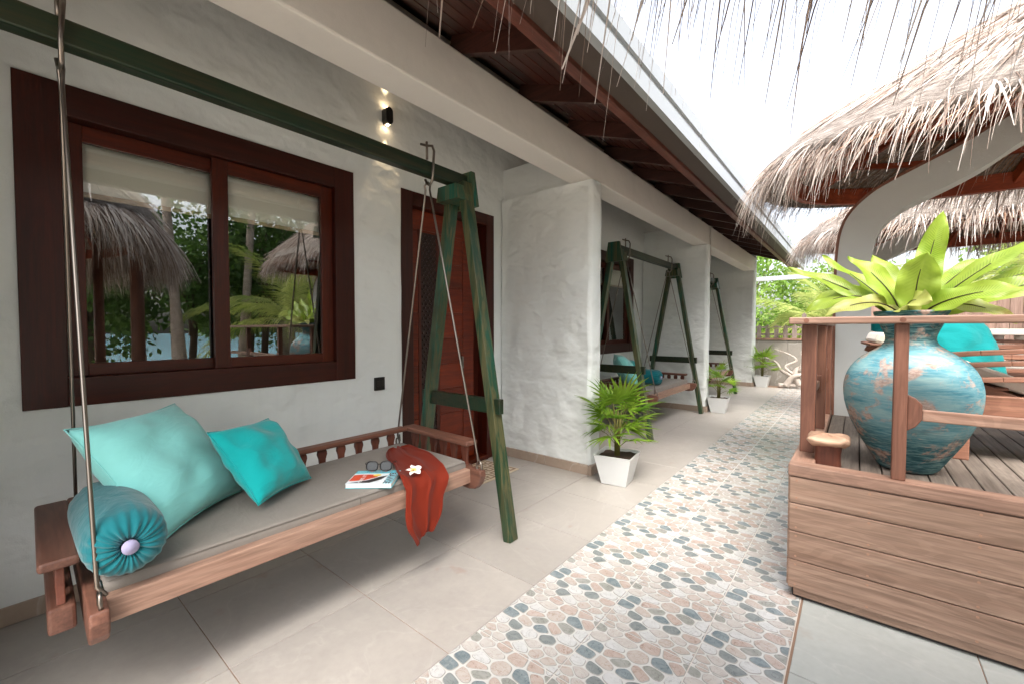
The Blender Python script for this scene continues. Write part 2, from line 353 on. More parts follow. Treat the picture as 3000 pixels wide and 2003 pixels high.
def thatch_mat(name, stops, trans=.25):
    n = NT(name, .8, .2); at = n.n('Attribute'); at.attribute_name = 'tint'
    c = n.ramp(at.outputs['Fac'], *stops); v = n.coord(rand=False); a = n.noise(v, 30, 3)
    c = n.mix(.4, c, n.ramp(a, (.3, (.5, .45, .42, 1)), (.65, WHT)), 'MULTIPLY'); n.color(c)
    tr = n.n('BsdfTranslucent'); n.l(c, tr.inputs[0]); mx = n.n('MixShader'); mx.inputs[0].default_value = trans
    n.l(n.b.outputs[0], mx.inputs[1]); n.l(tr.outputs[0], mx.inputs[2]); n.l(mx.outputs[0], n.out.inputs[0]); return n.m
TH = ((0, lin(104, 84, 72)), (.3, lin(160, 142, 130)), (.6, lin(200, 188, 178)), (1, lin(226, 220, 214)))
m_strand = thatch_mat('thatch_strand', TH)
m_strand_in = thatch_mat('thatch_under', ((0, lin(110, 76, 54)), (.5, lin(164, 126, 98)), (1, lin(206, 176, 148))), .15)
def shellmat():
    n = NT('thatch_shell', .95, .1); v = n.coord((8, 8, 40), False); a = n.noise(v, 1.5, 6, .7)
    n.color(n.ramp(a, (.3, lin(104, 92, 84)), (.7, lin(178, 170, 162)))); n.bump(a, .8, .04); return n.m
m_shell = shellmat()
m_sand = NT('sand'); _v = m_sand.coord(rand=False); m_sand.color(m_sand.ramp(m_sand.noise(_v, 2, 6, .6), (.3, lin(168, 152, 132)), (.7, lin(206, 194, 176)))); m_sand = m_sand.m
m_sea = flat('sea_water', lin(70, 150, 170), .12)
m_conc = tile_mat('garden_wall_stone', lin(150, 144, 136), .2)
m_skirt = tile_mat('skirting_tile', lin(164, 146, 130), .15)
# ------------------------------------------------------------------ ground and paving
ground = MB().grid([[(x, y, -.09) for x in (-60, 60)] for y in (-60, 90)]).build('ground', m_sand); tag(ground, kind='structure')
sea = MB().grid([[(x, y, -.5+.45) for x in (17, 160)] for y in (-120, 160)]).build('sea', m_sea); tag(sea, kind='structure')
# terrace of large stone tiles
PX0, TX, TY, TY0 = -1.345, .643, .627, .6-.627*2
floor = thing('terrace_floor', None, None, (-2.3, 6, 0), kind='structure')
MB().box(-3.3, PX0, -1.4, 12.3, -.08, -.004).build('grout_bed', m_grout, floor)
tile_me = None
for i in range(3):
    for k in range(20):
        y0 = TY0+TY*k; x1 = PX0-TX*i
        if tile_me is None: tile_me = MB().box(-TX+.002, -.002, .002, TY-.002, -.02, 0).mesh('tile', m_tile)
        o = link(tile_me, 'tile', floor, .0015, 1, loc=(x1+2.3, y0-6, 0))
slabs = thing('slab_paving', None, None, (.5, 1.5, 0), kind='structure')
MB().box(-.2, 4, -1.4, 2.8, -.08, -.006).build('grout_bed', m_grout, slabs)
for i in range(6):
    for k in range(6):
        MB().box(-.192+.62*i+.002, -.192+.62*(i+1)-.002, 2.66-.62*(k+1)+.002, 2.66-.62*k-.002, -.03, -.002).build('slab', m_slab, slabs, bevel=.002, seg=1)
# pebble-print walkway
PT = .415
walk = thing('pebble_walkway', None, None, (-.77, 6, 0), kind='structure')
MB().box(PX0, -.2, -1.4, 12.3, -.08, -.0014).build('bedding', flat('pale_joint', lin(206, 198, 190), .6), walk)
def pebble_cells(n=38, k=1.4):
    pts = rng.random((n, 2))*np.array([1, k])
    gx, gy = np.meshgrid((np.arange(110)+.5)/110, (np.arange(160)+.5)/160*k); G = np.stack([gx.ravel(), gy.ravel()], 1)
    for _ in range(4):
        d = G[:, None, :]-pts[None]; d[..., 0] -= np.round(d[..., 0]); d[..., 1] -= k*np.round(d[..., 1]/k)
        w = (d**2).sum(2).argmin(1)
        for i in range(n):
            s = w == i
            if s.any(): pts[i] += d[s, i].mean(0)*(.75)
        pts = np.mod(pts, np.array([1, k]))
    cells = []
    allp = [(q[0]+a, q[1]+b*k) for q in pts for a in (-1, 0, 1) for b in (-1, 0, 1)]
    for p in pts:
        poly = [(p[0]-1, p[1]-1), (p[0]+1, p[1]-1), (p[0]+1, p[1]+1), (p[0]-1, p[1]+1)]
        for q in sorted(allp, key=lambda q: (q[0]-p[0])**2+(q[1]-p[1])**2)[1:16]:
            mx, my = (p[0]+q[0])/2, (p[1]+q[1])/2; nx, ny = q[0]-p[0], q[1]-p[1]
            poly = clip(poly, nx, ny, nx*mx+ny*my)
        cells.append([(a, b/k) for a, b in poly])
    return cells
def clip(poly, nx, ny, c):
    out = []
    for i in range(len(poly)):
        a, b = poly[i-1], poly[i]; da = nx*a[0]+ny*a[1]-c; db = nx*b[0]+ny*b[1]-c
        if (da <= 0) != (db <= 0): t = da/(da-db); out.append((a[0]+(b[0]-a[0])*t, a[1]+(b[1]-a[1])*t))
        if db <= 0: out.append(b)
    return out
def area(p): return abs(sum(p[i-1][0]*p[i][1]-p[i][0]*p[i-1][1] for i in range(len(p))))/2
shapes = []           # (polygon in tile units, material index)
for ci, poly in enumerate(pebble_cells()):
    cx = sum(p[0] for p in poly)/len(poly); cyy = sum(p[1] for p in poly)/len(poly)
    f = random.uniform(.9, .955); poly = [(cx+(p[0]-cx)*f, cyy+(p[1]-cyy)*f) for p in poly]
    for _ in range(2):
        poly = [q for i in range(len(poly)) for q in ((poly[i-1][0]*.8+poly[i][0]*.2, poly[i-1][1]*.8+poly[i][1]*.2), (poly[i-1][0]*.2+poly[i][0]*.8, poly[i-1][1]*.2+poly[i][1]*.8))]
    mi = [0, 1, 2, 6, 3, 4, 5, 2, 1, 3, 6][ci % 11]
    for a in (-1, 0, 1):
        for b in (-1, 0, 1):
            q = [(p[0]+a, p[1]+b) for p in poly]
            for nx, ny, c in ((-1, 0, -.004), (1, 0, .996), (0, -1, -.004), (0, 1, .996)):
                if q: q = clip(q, nx, ny, c)
            if len(q) > 2 and area(q) > .0006: shapes.append((q, mi))
def pebble_geo(q, s=PT, h=.0022):
    n = len(q); cx = sum(p[0] for p in q)/n; cyy = sum(p[1] for p in q)/n
    f = 1-.0036/max(.02, math.sqrt(area(q))*s)*1.5
    vv = [(p[0]*s, p[1]*s, 0) for p in q]+[((cx+(p[0]-cx)*f)*s, (cyy+(p[1]-cyy)*f)*s, h) for p in q]
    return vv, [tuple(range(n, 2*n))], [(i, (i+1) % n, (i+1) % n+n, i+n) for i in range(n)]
peb_me = []
for q, mi in shapes:
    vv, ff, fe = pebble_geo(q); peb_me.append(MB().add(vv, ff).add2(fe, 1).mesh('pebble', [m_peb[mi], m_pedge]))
ptile_me = MB().box(.0012, PT-.0012, .0012, PT-.0012, -.02, -.0005).mesh('tile', m_pgrout)
ptile_cut = MB().box(.0012, PX0*-1-PT*2-.203, .0012, PT-.0012, -.02, -.0005).mesh('tile', m_pgrout)
cutx = (-.203-(PX0+2*PT))/PT
PY0 = 1.417-PT*3; rest = MB(); cand = []
for k in range(29):
    for i in range(3):
        x0, y0 = PX0+PT*i, PY0+PT*k
        to = link(ptile_cut if i == 2 else ptile_me, 'tile', walk, .001, 1, loc=(x0+.77, y0-6, 0))
        for j, (q, mi) in enumerate(shapes):
            qq = clip(q, 1, 0, cutx) if i == 2 else q
            if len(qq) < 3 or area(qq) < .0006: continue
            cx = x0+PT*sum(p[0] for p in qq)/len(qq); cyy = y0+PT*sum(p[1] for p in qq)/len(qq)
            vis = cyy > 1.0 and cyy > .95+(cx+1.34)*.85
            cand.append(((area(qq)/(cx*cx+cyy*cyy+2)**1.5 if vis else 0), i, k, j, qq, mi, to, qq is q, x0, y0))
cand.sort(key=lambda c: -c[0])
for n_, (sc_, i, k, j, qq, mi, to, whole, x0, y0) in enumerate(cand):
    if n_ < 300:
        if whole: me = peb_me[j]
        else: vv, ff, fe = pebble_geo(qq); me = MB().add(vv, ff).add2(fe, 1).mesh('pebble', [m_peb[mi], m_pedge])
        link(me, 'pebble', to, loc=(0, 0, 0))
    else:
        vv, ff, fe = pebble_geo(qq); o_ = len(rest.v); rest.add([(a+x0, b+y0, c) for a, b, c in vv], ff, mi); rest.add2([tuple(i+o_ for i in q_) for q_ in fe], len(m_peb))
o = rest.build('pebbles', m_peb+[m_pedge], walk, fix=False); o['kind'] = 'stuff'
# ------------------------------------------------------------------ building
WX, WXI = -3.1, -3.3                       # room wall: outer and inner face
YS, YE = -2.2, 11.95                       # length of the terrace front
bld = thing('resort_building', 'white plastered bungalow row with troweled partition walls and dark timber eaves', 'building', (WX, 5, 0))
wins = [(.1, 1.84), (5.49, 7.23), (8.0, 9.74)]; doors = [(2.29, 3.5), (3.86, 5.07), (10.3, 11.5)]
WZ0, WZ1, DZ = 1.008, 2.62, 2.62
def room_wall():
    ys = {YS, YE}; zs = {0., 3.78}
    for a, b in wins+doors: ys |= {a, b}
    zs |= {WZ0, WZ1, DZ}
    def fill(s, st):
        s = sorted(s); out = []
        for a, b in zip(s, s[1:]): n = max(1, round((b-a)/st)); out += [a+(b-a)*i/n for i in range(n)]
        return out+[s[-1]]
    ys, zs = fill(ys, .09), fill(zs, .09)
    def hole(y, z): return any(a < y < b and WZ0 < z < WZ1 for a, b in wins) or any(a < y < b and z < DZ for a, b in doors)
    mb = MB(); idx = {}
    def vid(y, z, x):
        key = (y, z, x)
        if key not in idx:
            dx = 0
            if x == WX: dx = .007*noise.noise((y*2.1, z*2.1, 3.1))+.003*noise.noise((y*6, z*6, 1.1))
            idx[key] = len(mb.v); mb.v.append((x+dx, y, z))
        return idx[key]
    def q(*v): mb.f.append(v); mb.mi.append(0)
    for y0, y1 in zip(ys, ys[1:]):
        for z0, z1 in zip(zs, zs[1:]):
            ym, zm = (y0+y1)/2, (z0+z1)/2
            if hole(ym, zm): continue
            q(*[vid(a, b, WX) for a, b in ((y0, z0), (y1, z0), (y1, z1), (y0, z1))]); q(*[vid(a, b, WXI) for a, b in ((y0, z0), (y0, z1), (y1, z1), (y1, z0))])
            e = .001
            for a, b, c, d, ny, nz in ((y0, z0, y0, z1, y0-e, zm), (y1, z0, y1, z1, y1+e, zm), (y0, z0, y1, z0, ym, z0-e), (y0, z1, y1, z1, ym, z1+e)):
                if hole(ny, nz): q(vid(a, b, WX), vid(c, d, WX), vid(c, d, WXI), vid(a, b, WXI))
    return mb
room_wall().build('wall', m_plaster, bld, smooth=False)
# dark rooms behind the windows
rm = MB()
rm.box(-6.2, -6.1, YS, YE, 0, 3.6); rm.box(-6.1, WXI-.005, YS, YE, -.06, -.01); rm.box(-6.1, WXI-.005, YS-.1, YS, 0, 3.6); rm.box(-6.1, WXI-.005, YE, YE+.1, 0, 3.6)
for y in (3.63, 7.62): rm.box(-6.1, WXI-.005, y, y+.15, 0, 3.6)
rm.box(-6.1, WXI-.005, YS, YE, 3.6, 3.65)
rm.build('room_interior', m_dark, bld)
# partitions: lower block with a ledge, thinner upper wall
PYS = [-.62, 3.63, 7.64, 11.78]; PXF = -1.98
for py in PYS:
    def face(y, sgn):
        xs = [WX+.01+(PXF-WX-.04)*i/32 for i in range(33)]; zs = [2.815*j/40 for j in range(41)]
        return [[(x, y+sgn*(.02*noise.noise((x*2.4, py*3+z*2.4, 5+sgn))+.009*noise.noise((x*6, py+z*6, 9))), z) for x in xs] for z in zs]
    mb = MB(); A = face(py, -1); B = face(py+.2, 1)
    mb.grid(A); mb.grid(B)
    # rounded nose and closing strips
    nose = []
    for j in range(41):
        a, b = A[j][-1], B[j][-1]; dx = .01*noise.noise((py, j*.35, 2.2)); row = [a]
        for t in range(1, 8):
            an = math.pi*t/8; yy = a[1]+(b[1]-a[1])*(1-math.cos(an))/2; row.append((a[0]+(.045+dx)*(math.sin(an)**.3), yy, a[2]))
        row.append(b); nose.append(row)
    mb.grid(nose)
    mb.grid([list(A[-1])+nose[-1][1:-1], list(B[-1])+[nose[-1][-1]]*7])
    o = mb.build('partition_wall', m_plaster_rough, bld, smooth=True)
    MB().box(WX-.05, -2.225, py+.05, py+.15, 2.8, 3.16).build('partition_upper_wall', m_plaster, bld)
    for s_, y in ((-1, py-.012), (1, py+.2)):
        x = WX+.012
        while x < PXF-.1:
            x1 = min(x+.6, PXF-.005); MB().box(x+.0015, x1-.0015, y-.018 if s_ < 0 else y-.003, y+.006 if s_ < 0 else y+.03, .001, .095).build('skirting_tile', m_skirt, bld, bevel=.002, seg=1); x = x1
    MB().box(PXF-.005, PXF+.036, py-.03, py+.23, .001, .095).build('skirting_tile', m_skirt, bld, bevel=.004)
# wall skirting
edges = [YS]+[e for ab in sorted(doors) for e in ab]+[YE]
for a, b in zip(edges[::2], edges[1::2]):
    y = a
    while y < b-.02:
        y1 = min(y+.6, b); MB().box(WX-.03, WX+.014, y+.0015, y1-.0015, .001, .09).build('skirting_tile', m_skirt, bld, bevel=.002, seg=1); y = y1
# front beam and veranda ceiling
MB().box(-2.22, -1.984, YS, YE+.05, 2.82, 3.15).build('front_beam', m_beampaint, bld, bevel=.012)
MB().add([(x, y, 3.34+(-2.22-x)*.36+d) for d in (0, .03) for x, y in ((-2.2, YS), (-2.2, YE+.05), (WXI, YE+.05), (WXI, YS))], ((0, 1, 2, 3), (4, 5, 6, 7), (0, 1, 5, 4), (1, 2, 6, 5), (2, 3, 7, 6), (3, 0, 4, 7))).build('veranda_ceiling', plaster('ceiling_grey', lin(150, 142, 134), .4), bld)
MB().box(WXI, -1.98, YE+.06, YE+.2, 0, 3.4).build('gable_wall', m_plaster, bld)
# conduit strip on the beam
MB().tube([(-1.965, 7.78, 3.13), (-1.965, 7.78, 2.55)], .012).build('conduit', flat('conduit_grey', lin(190, 184, 178), .5), bld)
# eaves: rafters, soffit boards, purlin, gutter, roof sheet
SL = (3.19-2.86)/(1.98-1.05)
def zs_(x): return 3.19+(-1.98-x)*SL
y = -.2
while y < 12.2:
    MB().bar((-2.15, y, zs_(-2.15)+.045), (-1.22, y, zs_(-1.22)+.045), .05, .12).build('rafter', m_rafter, bld, bevel=.003); y += .74
for k in range(9):
    x = -2.16+k*.105
    MB().bar((x+.05, -2.2, zs_(x+.05)+.118), (x+.05, 12.32, zs_(x+.05)+.118), .1, .016, upv=(SL, 0, 1)).build('soffit_board', m_soffit, bld, bevel=.002, seg=1)
MB().box(-1.29, -1.225, -2.2, 12.3, 2.83, 2.9).build('purlin', m_purlin, bld, bevel=.004)
MB().box(-1.225, -1.06, -2.2, 12.32, 2.86, 2.872).build('soffit_panel', m_guttershade, bld)
gp = [(-1.06, 2.85), (-1.045, 2.8), (-1.0, 2.798), (-.998, 2.9), (-1.008, 2.905), (-1.008, 2.93), (-.99, 2.935), (-.988, 3.03), (-1.03, 3.03), (-1.035, 2.96), (-1.06, 2.95)]
gut = MB().prism(gp, 'y', -2.2, 12.3).build('gutter', m_whitemetal, bld)
for yy in [1.4+2.2*i for i in range(5)]: MB().prism([(p[0]*1.0+(.004 if p[0] > -1.03 else 0), p[1]+(.0015 if p[1] > 2.9 else -.003)) for p in gp], 'y', yy, yy+.03).build('gutter_joint', m_whitemetal, gut)
MB().add([(-1.04, -2.2, 3.0), (-1.04, 12.3, 3.0), (-6.3, 12.3, 4.95), (-6.3, -2.2, 4.95), (-1.04, -2.2, 3.02), (-1.04, 12.3, 3.02), (-6.3, 12.3, 4.98), (-6.3, -2.2, 4.98)],
         ((0, 1, 2, 3), (4, 5, 6, 7), (0, 1, 5, 4), (1, 2, 6, 5), (2, 3, 7, 6), (3, 0, 4, 7))).build('roof_sheet', m_guttershade, bld)
MB().box(-6.3, -6.2, YS-.1, YE+.2, 0, 4.9).build('rear_wall', m_plaster, bld)
# windows
def window(a, b):
    w = thing('window', None, None); w.parent = bld; w.location = Vector((WX, (a+b)/2, WZ0))-Vector((WX, 5, 0))
    def B(name, y0, y1, z0, z1, x0, x1, m, par=w, bev=.003): return MB().box(x0, x1, y0, y1, z0, z1).build(name, m, par, bevel=bev)
    c = .155; F0, F1 = WX-.14, WX+.012
    B('casing', a, a+c, WZ0, WZ1, F0, F1, m_mahog); B('casing', b-c, b, WZ0, WZ1, F0, F1, m_mahog)
    B('casing', a+c, b-c, WZ1-c, WZ1, F0, F1-.002, m_mahog_y); B('casing', a+c, b-c, WZ0, WZ0+c-.01, F0, F1-.002, m_mahog_y)
    y0, y1, z0, z1 = a+c, b-c, WZ0+c-.01, WZ1-c
    mid = (a+.91-.1+a+1.012-.1)/2
    for (p, q, x) in ((y0, mid+.045, WX-.075), (mid-.055, y1, WX-.035)):
        st = .085
        B('sash_stile', p, p+st, z0, z1, x-.035, x, m_sash); B('sash_stile', q-st, q, z0, z1, x-.035, x, m_sash)
        B('sash_rail', p+st, q-st, z1-.085, z1, x-.034, x-.001, m_sash_y); B('sash_rail', p+st, q-st, z0, z0+.065, x-.034, x-.001, m_sash_y)
        MB().box(x-.02, x-.016, p+st-.004, q-st+.004, z0+.06, z1-.08).build('pane', [m_glass, m_clear], w).data.polygons.foreach_set('material_index', [1, 1, 1, 0, 1, 1])
        bl = MB(); n = 14
        bl.grid([[(x-.06+.006*math.sin(j*.9)*(1 if i == 0 else .4)-.004*noise.noise((j*.7, i*.8, a)), p+st-.01+(q-p-2*st+.02)*j/n, zz) for j in range(n+1)] for i, zz in enumerate((z1-.06, z1-.15, z1-.25, z1-.335))])
        bl.build('roller_blind', flat('blind_cream', lin(228, 226, 214), .9), w, smooth=True, solid=.002)
        B('blind_hem', p+st-.01, q-st+.01, z1-.36, z1-.332, x-.066, x-.056, flat('blind_hem_tan', lin(170, 150, 122), .9))
for a, b in wins: window(a, b)
# doors
def door(a, b, flip=False):
    d = thing('door', None, None); d.parent = bld; d.location = Vector((WX, (a+b)/2, 0))-Vector((WX, 5, 0))
    X = (lambda t: b-t) if flip else (lambda t: a+t)
    def B(name, t0, t1, z0, z1, x0, x1, m, bev=.003):
        p, q = sorted((X(t0), X(t1))); return MB().box(x0, x1, p, q, z0, z1).build(name, m, d, bevel=bev)
    W = b-a; F0, F1 = WX-.16, WX+.012; c = .12
    B('door_casing', 0, c, .002, DZ, F0, F1, m_mahog); B('door_casing', W-c, W, .002, DZ, F0, F1, m_mahog); B('door_casing', c, W-c, DZ-c, DZ, F0, F1-.002, m_mahog_y)
    B('threshold', c, W-c, .002, .05, F0, F1+.02, m_sash_y)
    x = WX-.07
    B('door_leaf', c, W-.23, .052, DZ-c-.002, x-.05, x-.012, m_door)
    B('door_jamb', W-.229, W-c, .052, DZ-c-.002, x-.05, x-.045, m_mahog)
    B('door_stile', .245, .275, .06, DZ-.3, x-.012, x, m_sash); B('door_stile', .46, .5, .06, DZ-.3, x-.012, x, m_sash)
    B('door_stile', .82, W-.235, .06, DZ-c-.004, x-.012, x-.001, m_door); B('door_rail', c+.002, .818, DZ-.3, DZ-c-.004, x-.012, x-.002, m_door)
    for k in range(9):
        z0 = .065+k*.248
        for t0, t1 in ((c+.004, .243), (.503, .817)): B('door_panel', t0, t1, z0+.006, z0+.242, x-.012, x-.003, m_door, .006)
    mb = MB()
    for k in range(58):
        for j in range(4):
            yy = X(.298+j*.046+(.023 if k % 2 else 0)); zz = .34+k*.034; r = .02
            mb.add([(x-.012, yy-r, zz), (x-.012, yy, zz-r), (x-.012, yy+r, zz), (x-.012, yy, zz+r), (x+.006, yy, zz)], ((0, 1, 4), (1, 2, 4), (2, 3, 4), (3, 0, 4)))
    o = mb.build('carving', m_carve, d); o['kind'] = 'stuff'
    B('carved_panel', .276, .459, .3, DZ-.32, x-.0115, x-.009, m_carve)
    B('door_handle', .78, .8, 1.0, 1.12, x-.004, x+.03, m_steel, .004)
for (a, b), f in zip(doors, (False, True, False)): door(a, b, f)
# wall lamp (lit) and socket
lamp = thing('wall_lamp', 'black capsule up-and-down wall lamp, lit, above the first door', 'wall lamp', (WX, 2.14, 3.09))
cap = [(2.14+.034*math.cos(t), (3.195 if math.sin(t) > 0 else 3.125)+.034*math.sin(t)) for t in [math.pi*k/12 for k in range(24)]]
MB().prism(cap, 'x', WX+.003, WX+.07).build('lamp_body', m_black, lamp, bevel=.004)
m_bulb = NT('lamp_glow'); m_bulb.b.inputs['Emission Color'].default_value = (1, .72, .42, 1); m_bulb.b.inputs['Emission Strength'].default_value = 14; m_bulb = m_bulb.m
for s_, z in ((1, 3.23), (-1, 3.09)):
    MB().box(WX+.02, WX+.05, 2.128, 2.152, z-.001, z+.001).build('lamp_lens', m_bulb, lamp)
    L = bpy.data.lights.new('lamp_beam', 'SPOT'); L.energy = 2.6; L.color = (1, .72, .42); L.spot_size = R(52); L.spot_blend = .25; L.shadow_soft_size = .008
    lo = bpy.data.objects.new('lamp_beam', L); col.objects.link(lo); lo.parent = lamp
    lo.location = (.035, 0, (z+s_*.006)-3.09); lo.rotation_euler = (R(180) if s_ > 0 else 0, R(-9)*-s_, 0)
sk = thing('wall_socket', 'black square power socket on the white wall between window and door', 'socket', (WX, 2.06, .89))
MB().box(WX-.005, WX+.014, 2.012, 2.108, .892, 1.0).build('socket_plate', m_black, sk, bevel=.004)
for yy, w_ in ((2.045, .016), (2.085, .011)): MB().box(WX+.0135, WX+.019, yy-w_, yy+w_, .925, .97).build('switch', flat('socket_grey', lin(34, 30, 28), .4), sk, bevel=.002)
# ------------------------------------------------------------------ swing frames and benches (local: x to the walkway, y along the beam)
BZ = 2.41            # underside of the beam
def make_frame(label, loc, hl, ext=0):
    t = thing('swing_stand', label, 'swing stand', loc, group='green swing frames along the wall')
    def bd(mb, name, m, bev=.004): return mb.build(name, m, t, bevel=bev, loc=(0, 0, 0))
    bd(MB().box(-.036, .036, -hl-.06-ext, hl+.06, BZ, BZ+.092), 'beam', m_green_y, .008)
    for s in (-1, 1):
        y = s*hl-(ext if s < 0 else 0)
        for q in (-1, 1):
            leg = MB().bar((q*.48, y, 0), (q*.055, y, BZ+.02), .085, .06, upv=(q, 0, .2)); bd(leg, 'leg', m_green)
            # flat foot cut and head block on the outside of the leg
        bd(MB().prism([(-.12, BZ-.14), (.12, BZ-.14), (.078, BZ+.115), (-.078, BZ+.115)], 'y', y+s*.046, y+s*.086), 'head_plate', m_green)
        bd(MB().prism([(-.11, BZ-.115), (.11, BZ-.115), (.09, BZ-.012), (-.09, BZ-.012)], 'y', y-s*.12, y+s*.044), 'head_block', m_green)
        bd(MB().box(-.4, .4, y-.022, y+.022, .83, .93), 'cross_tie', m_green_y)
    return t
def make_bench(label, loc, rz, hl=.87, slack=0.):
    """origin on the seat-frame underside centre (z = .44)"""
    t = thing('swing_bench', label, 'swing bench', loc, rz, group='hanging teak daybeds')
    z0 = .44-loc[2]
    def bd(mb, name, m, bev=.005, sm=False, seg=2): return mb.build(name, m, t, bevel=bev, loc=(0, 0, 0), smooth=sm, seg=seg)
    bd(MB().box(.335, .385, -hl+.03, hl-.03, z0, z0+.085), 'front_rail', m_benchrail)
    bd(MB().box(-.385, -.335, -hl+.03, hl-.03, z0, z0+.085), 'rear_rail', m_bench)
    for k in range(7):
        y = -hl+.16+k*(2*hl-.32)/6; bd(MB().box(-.334, .334, y-.04, y+.04, z0+.045, z0+.066), 'seat_slat', m_bench_x)
    for s in (-1, 1):
        y = s*(hl-.03)
        # lower cross beam with scooped ends, then the outer sill that carries the arm
        o = [(-.46, .085), (-.47, .05), (-.455, .0), (-.42, -.035), (-.37, -.045), (.37, -.045), (.42, -.035), (.455, .0), (.475, .05), (.47, .085)]
        bd(MB().prism([(a, z0+b+.005) for a, b in o], 'y', y-.025, y+.025), 'cross_beam', m_bench_x, .008, seg=3)
        y = s*(hl+.045); bd(MB().box(-.42, .27, y-.034, y+.034, z0-.03, z0+.06), 'arm_base', m_bench_x, .01)
        bd(MB().box(-.4, .3, y-.05, y+.05, z0+.195, z0+.228), 'arm_rail', m_bench_x, .012, seg=3)
        for k in range(6):
            x = -.32+k*.11; bd(baluster(x, y, z0+.06, z0+.196, 'x'), 'baluster', m_bench_z, .003)
    bd(MB().box(-.425, -.345, -hl+.002, hl-.002, z0+.196, z0+.226), 'back_rail', m_bench, .01, seg=3)
    n = 13
    for k in range(n):
        y = -hl+.12+k*(2*hl-.24)/(n-1); bd(baluster(-.38, y, z0+.085, z0+.197, 'y'), 'baluster', m_bench_z, .003)
    # rods, rings and hooks
    ys = hl-.03
    for s in (-1, 1):
        hx, hy = -loc_off[0]+s*ys*math.sin(rz), s*ys; top = Vector((hx, hy, BZ-.07-loc[2]))
        for q in (-1, 1):
            low = Vector((q*.435, hy, z0+.135)); p = top+Vector((q*.014, 0, 0)); d = (low-p).normalized()
            bd(MB().tube([top+Vector((0, .004*q, .02)), top+Vector((q*.024, .004*q, .0)), top+Vector((q*.02, .002*q, -.03)), p+d*.07, low-d*.06, low-d*.02, low+Vector((.0, .02, -.012)), low+Vector((-q*.014, .014, -.02)), low+Vector((-q*.02, .006, .03))], .0065, 8), 'hanging_rod', m_steel, 0, True)
            c = low+Vector((0, 0, -.028)); bd(MB().tube([c+Vector((.022*math.cos(a), .004, .03*math.sin(a))) for a in [k*math.pi/6 for k in range(12)]], .0065, 6, closed=True), 'ring_bolt', m_steel, 0, True)
        fx = hx+.062
        bd(MB().tube([(hx-.04, hy-.02, BZ+.205-loc[2]), (hx, hy, BZ+.19-loc[2]), (fx-.02, hy+.012, BZ+.18-loc[2]), (fx, hy+.01, BZ+.14-loc[2]), (fx, hy, BZ+.02-loc[2]), (fx-.01, hy, BZ-.05-loc[2]), (fx-.04, hy, BZ-.075-loc[2]), (hx, hy-.005, BZ-.06-loc[2]), (hx-.012, hy-.008, BZ-.03-loc[2])], .0085, 8), 'hook', m_steel, 0, True)
        bd(MB().tube([(hx, hy, BZ+.1-loc[2]), (hx, hy, BZ+.215-loc[2])], .0085, 8), 'hook_bolt', m_steel, 0, True)
    return t
def baluster(x, y, z0, z1, face):
    w = .03; prof = [(w*.85, 0), (w*.62, .2), (w*.7, .45), (w*1.0, .7), (w*.95, .85), (w*.7, 1)]
    pts = [(a, z0+(z1-z0)*b) for a, b in prof]+[(-a, z0+(z1-z0)*b) for a, b in reversed(prof)]
    if face == 'y': return MB().prism([(y+a, b) for a, b in pts], 'x', x-.011, x+.011)
    return MB().prism([(x+a, b) for a, b in pts], 'y', y-.011, y+.011)
def place(t, o, x, y, z, rz=0, rx=0, ry=0):  # put o at bench-local x,y,z of bench t
    M = Matrix.Translation(t.location) @ t.rotation_euler.to_matrix().to_4x4() @ Matrix.Translation((x, y, z))
    o.matrix_world = M @ Matrix.Rotation(rz, 4, 'Z') @ Matrix.Rotation(ry, 4, 'Y') @ Matrix.Rotation(rx, 4, 'X'); return o
def make_mattress(hl=.87):
    L, W, Hh = hl-.052, .335, .075; mb = MB(); nx, ny = 8, 26
    def pt(i, j, top):
        x = -W+2*W*i/nx+.0; y = -L+2*L*j/ny
        return (x, y, Hh+.006*noise.noise((x*4, y*3, 2)) if top else 0)
    T = [[pt(i, j, 1) for j in range(ny+1)] for i in range(nx+1)]; B_ = [[pt(i, j, 0) for j in range(ny+1)] for i in range(nx+1)]
    mb.grid(T); mb.grid(B_)
    for a, b in ((T[0], B_[0]), (T[-1], B_[-1]), ([r[0] for r in T], [r[0] for r in B_]), ([r[-1] for r in T], [r[-1] for r in B_])):
        mid = [((p[0]+q[0])/2+(.006 if abs(p[0]-W) < 1e-6 and a is T[-1] else -.006 if a is T[0] else 0), (p[1]+q[1])/2, Hh*.5) for p, q in zip(a, b)]
        mb.grid([a, mid, b])
    me = mb.mesh('seat_mattress', m_taupe, True)
    bm = bmesh.new(); bm.from_mesh(me); bmesh.ops.remove_doubles(bm, verts=bm.verts, dist=1e-5); bmesh.ops.recalc_face_normals(bm, faces=bm.faces); bm.to_mesh(me); bm.free()
    t = thing('seat_mattress', None, None); c = link(me, 'cover', t, .014, 3); c.data.polygons.foreach_set('use_smooth', [True]*len(me.polygons))
    for x in (.3415,): MB().tube([(x, .11, .004), (x+.003, .11, .03), (x+.0005, .11, .06), (.325, .11, Hh+.001)], .0016, 5).build('seam', flat('seam_thread', lin(110, 100, 90), .9), t, loc=(0, 0, 0))
    for z in (.006, .069): MB().tube([(.3395, -L+.01, z), (.3395, L-.01, z)], .0022, 5).build('piping', m_taupe, t, loc=(0, 0, 0))
    return t
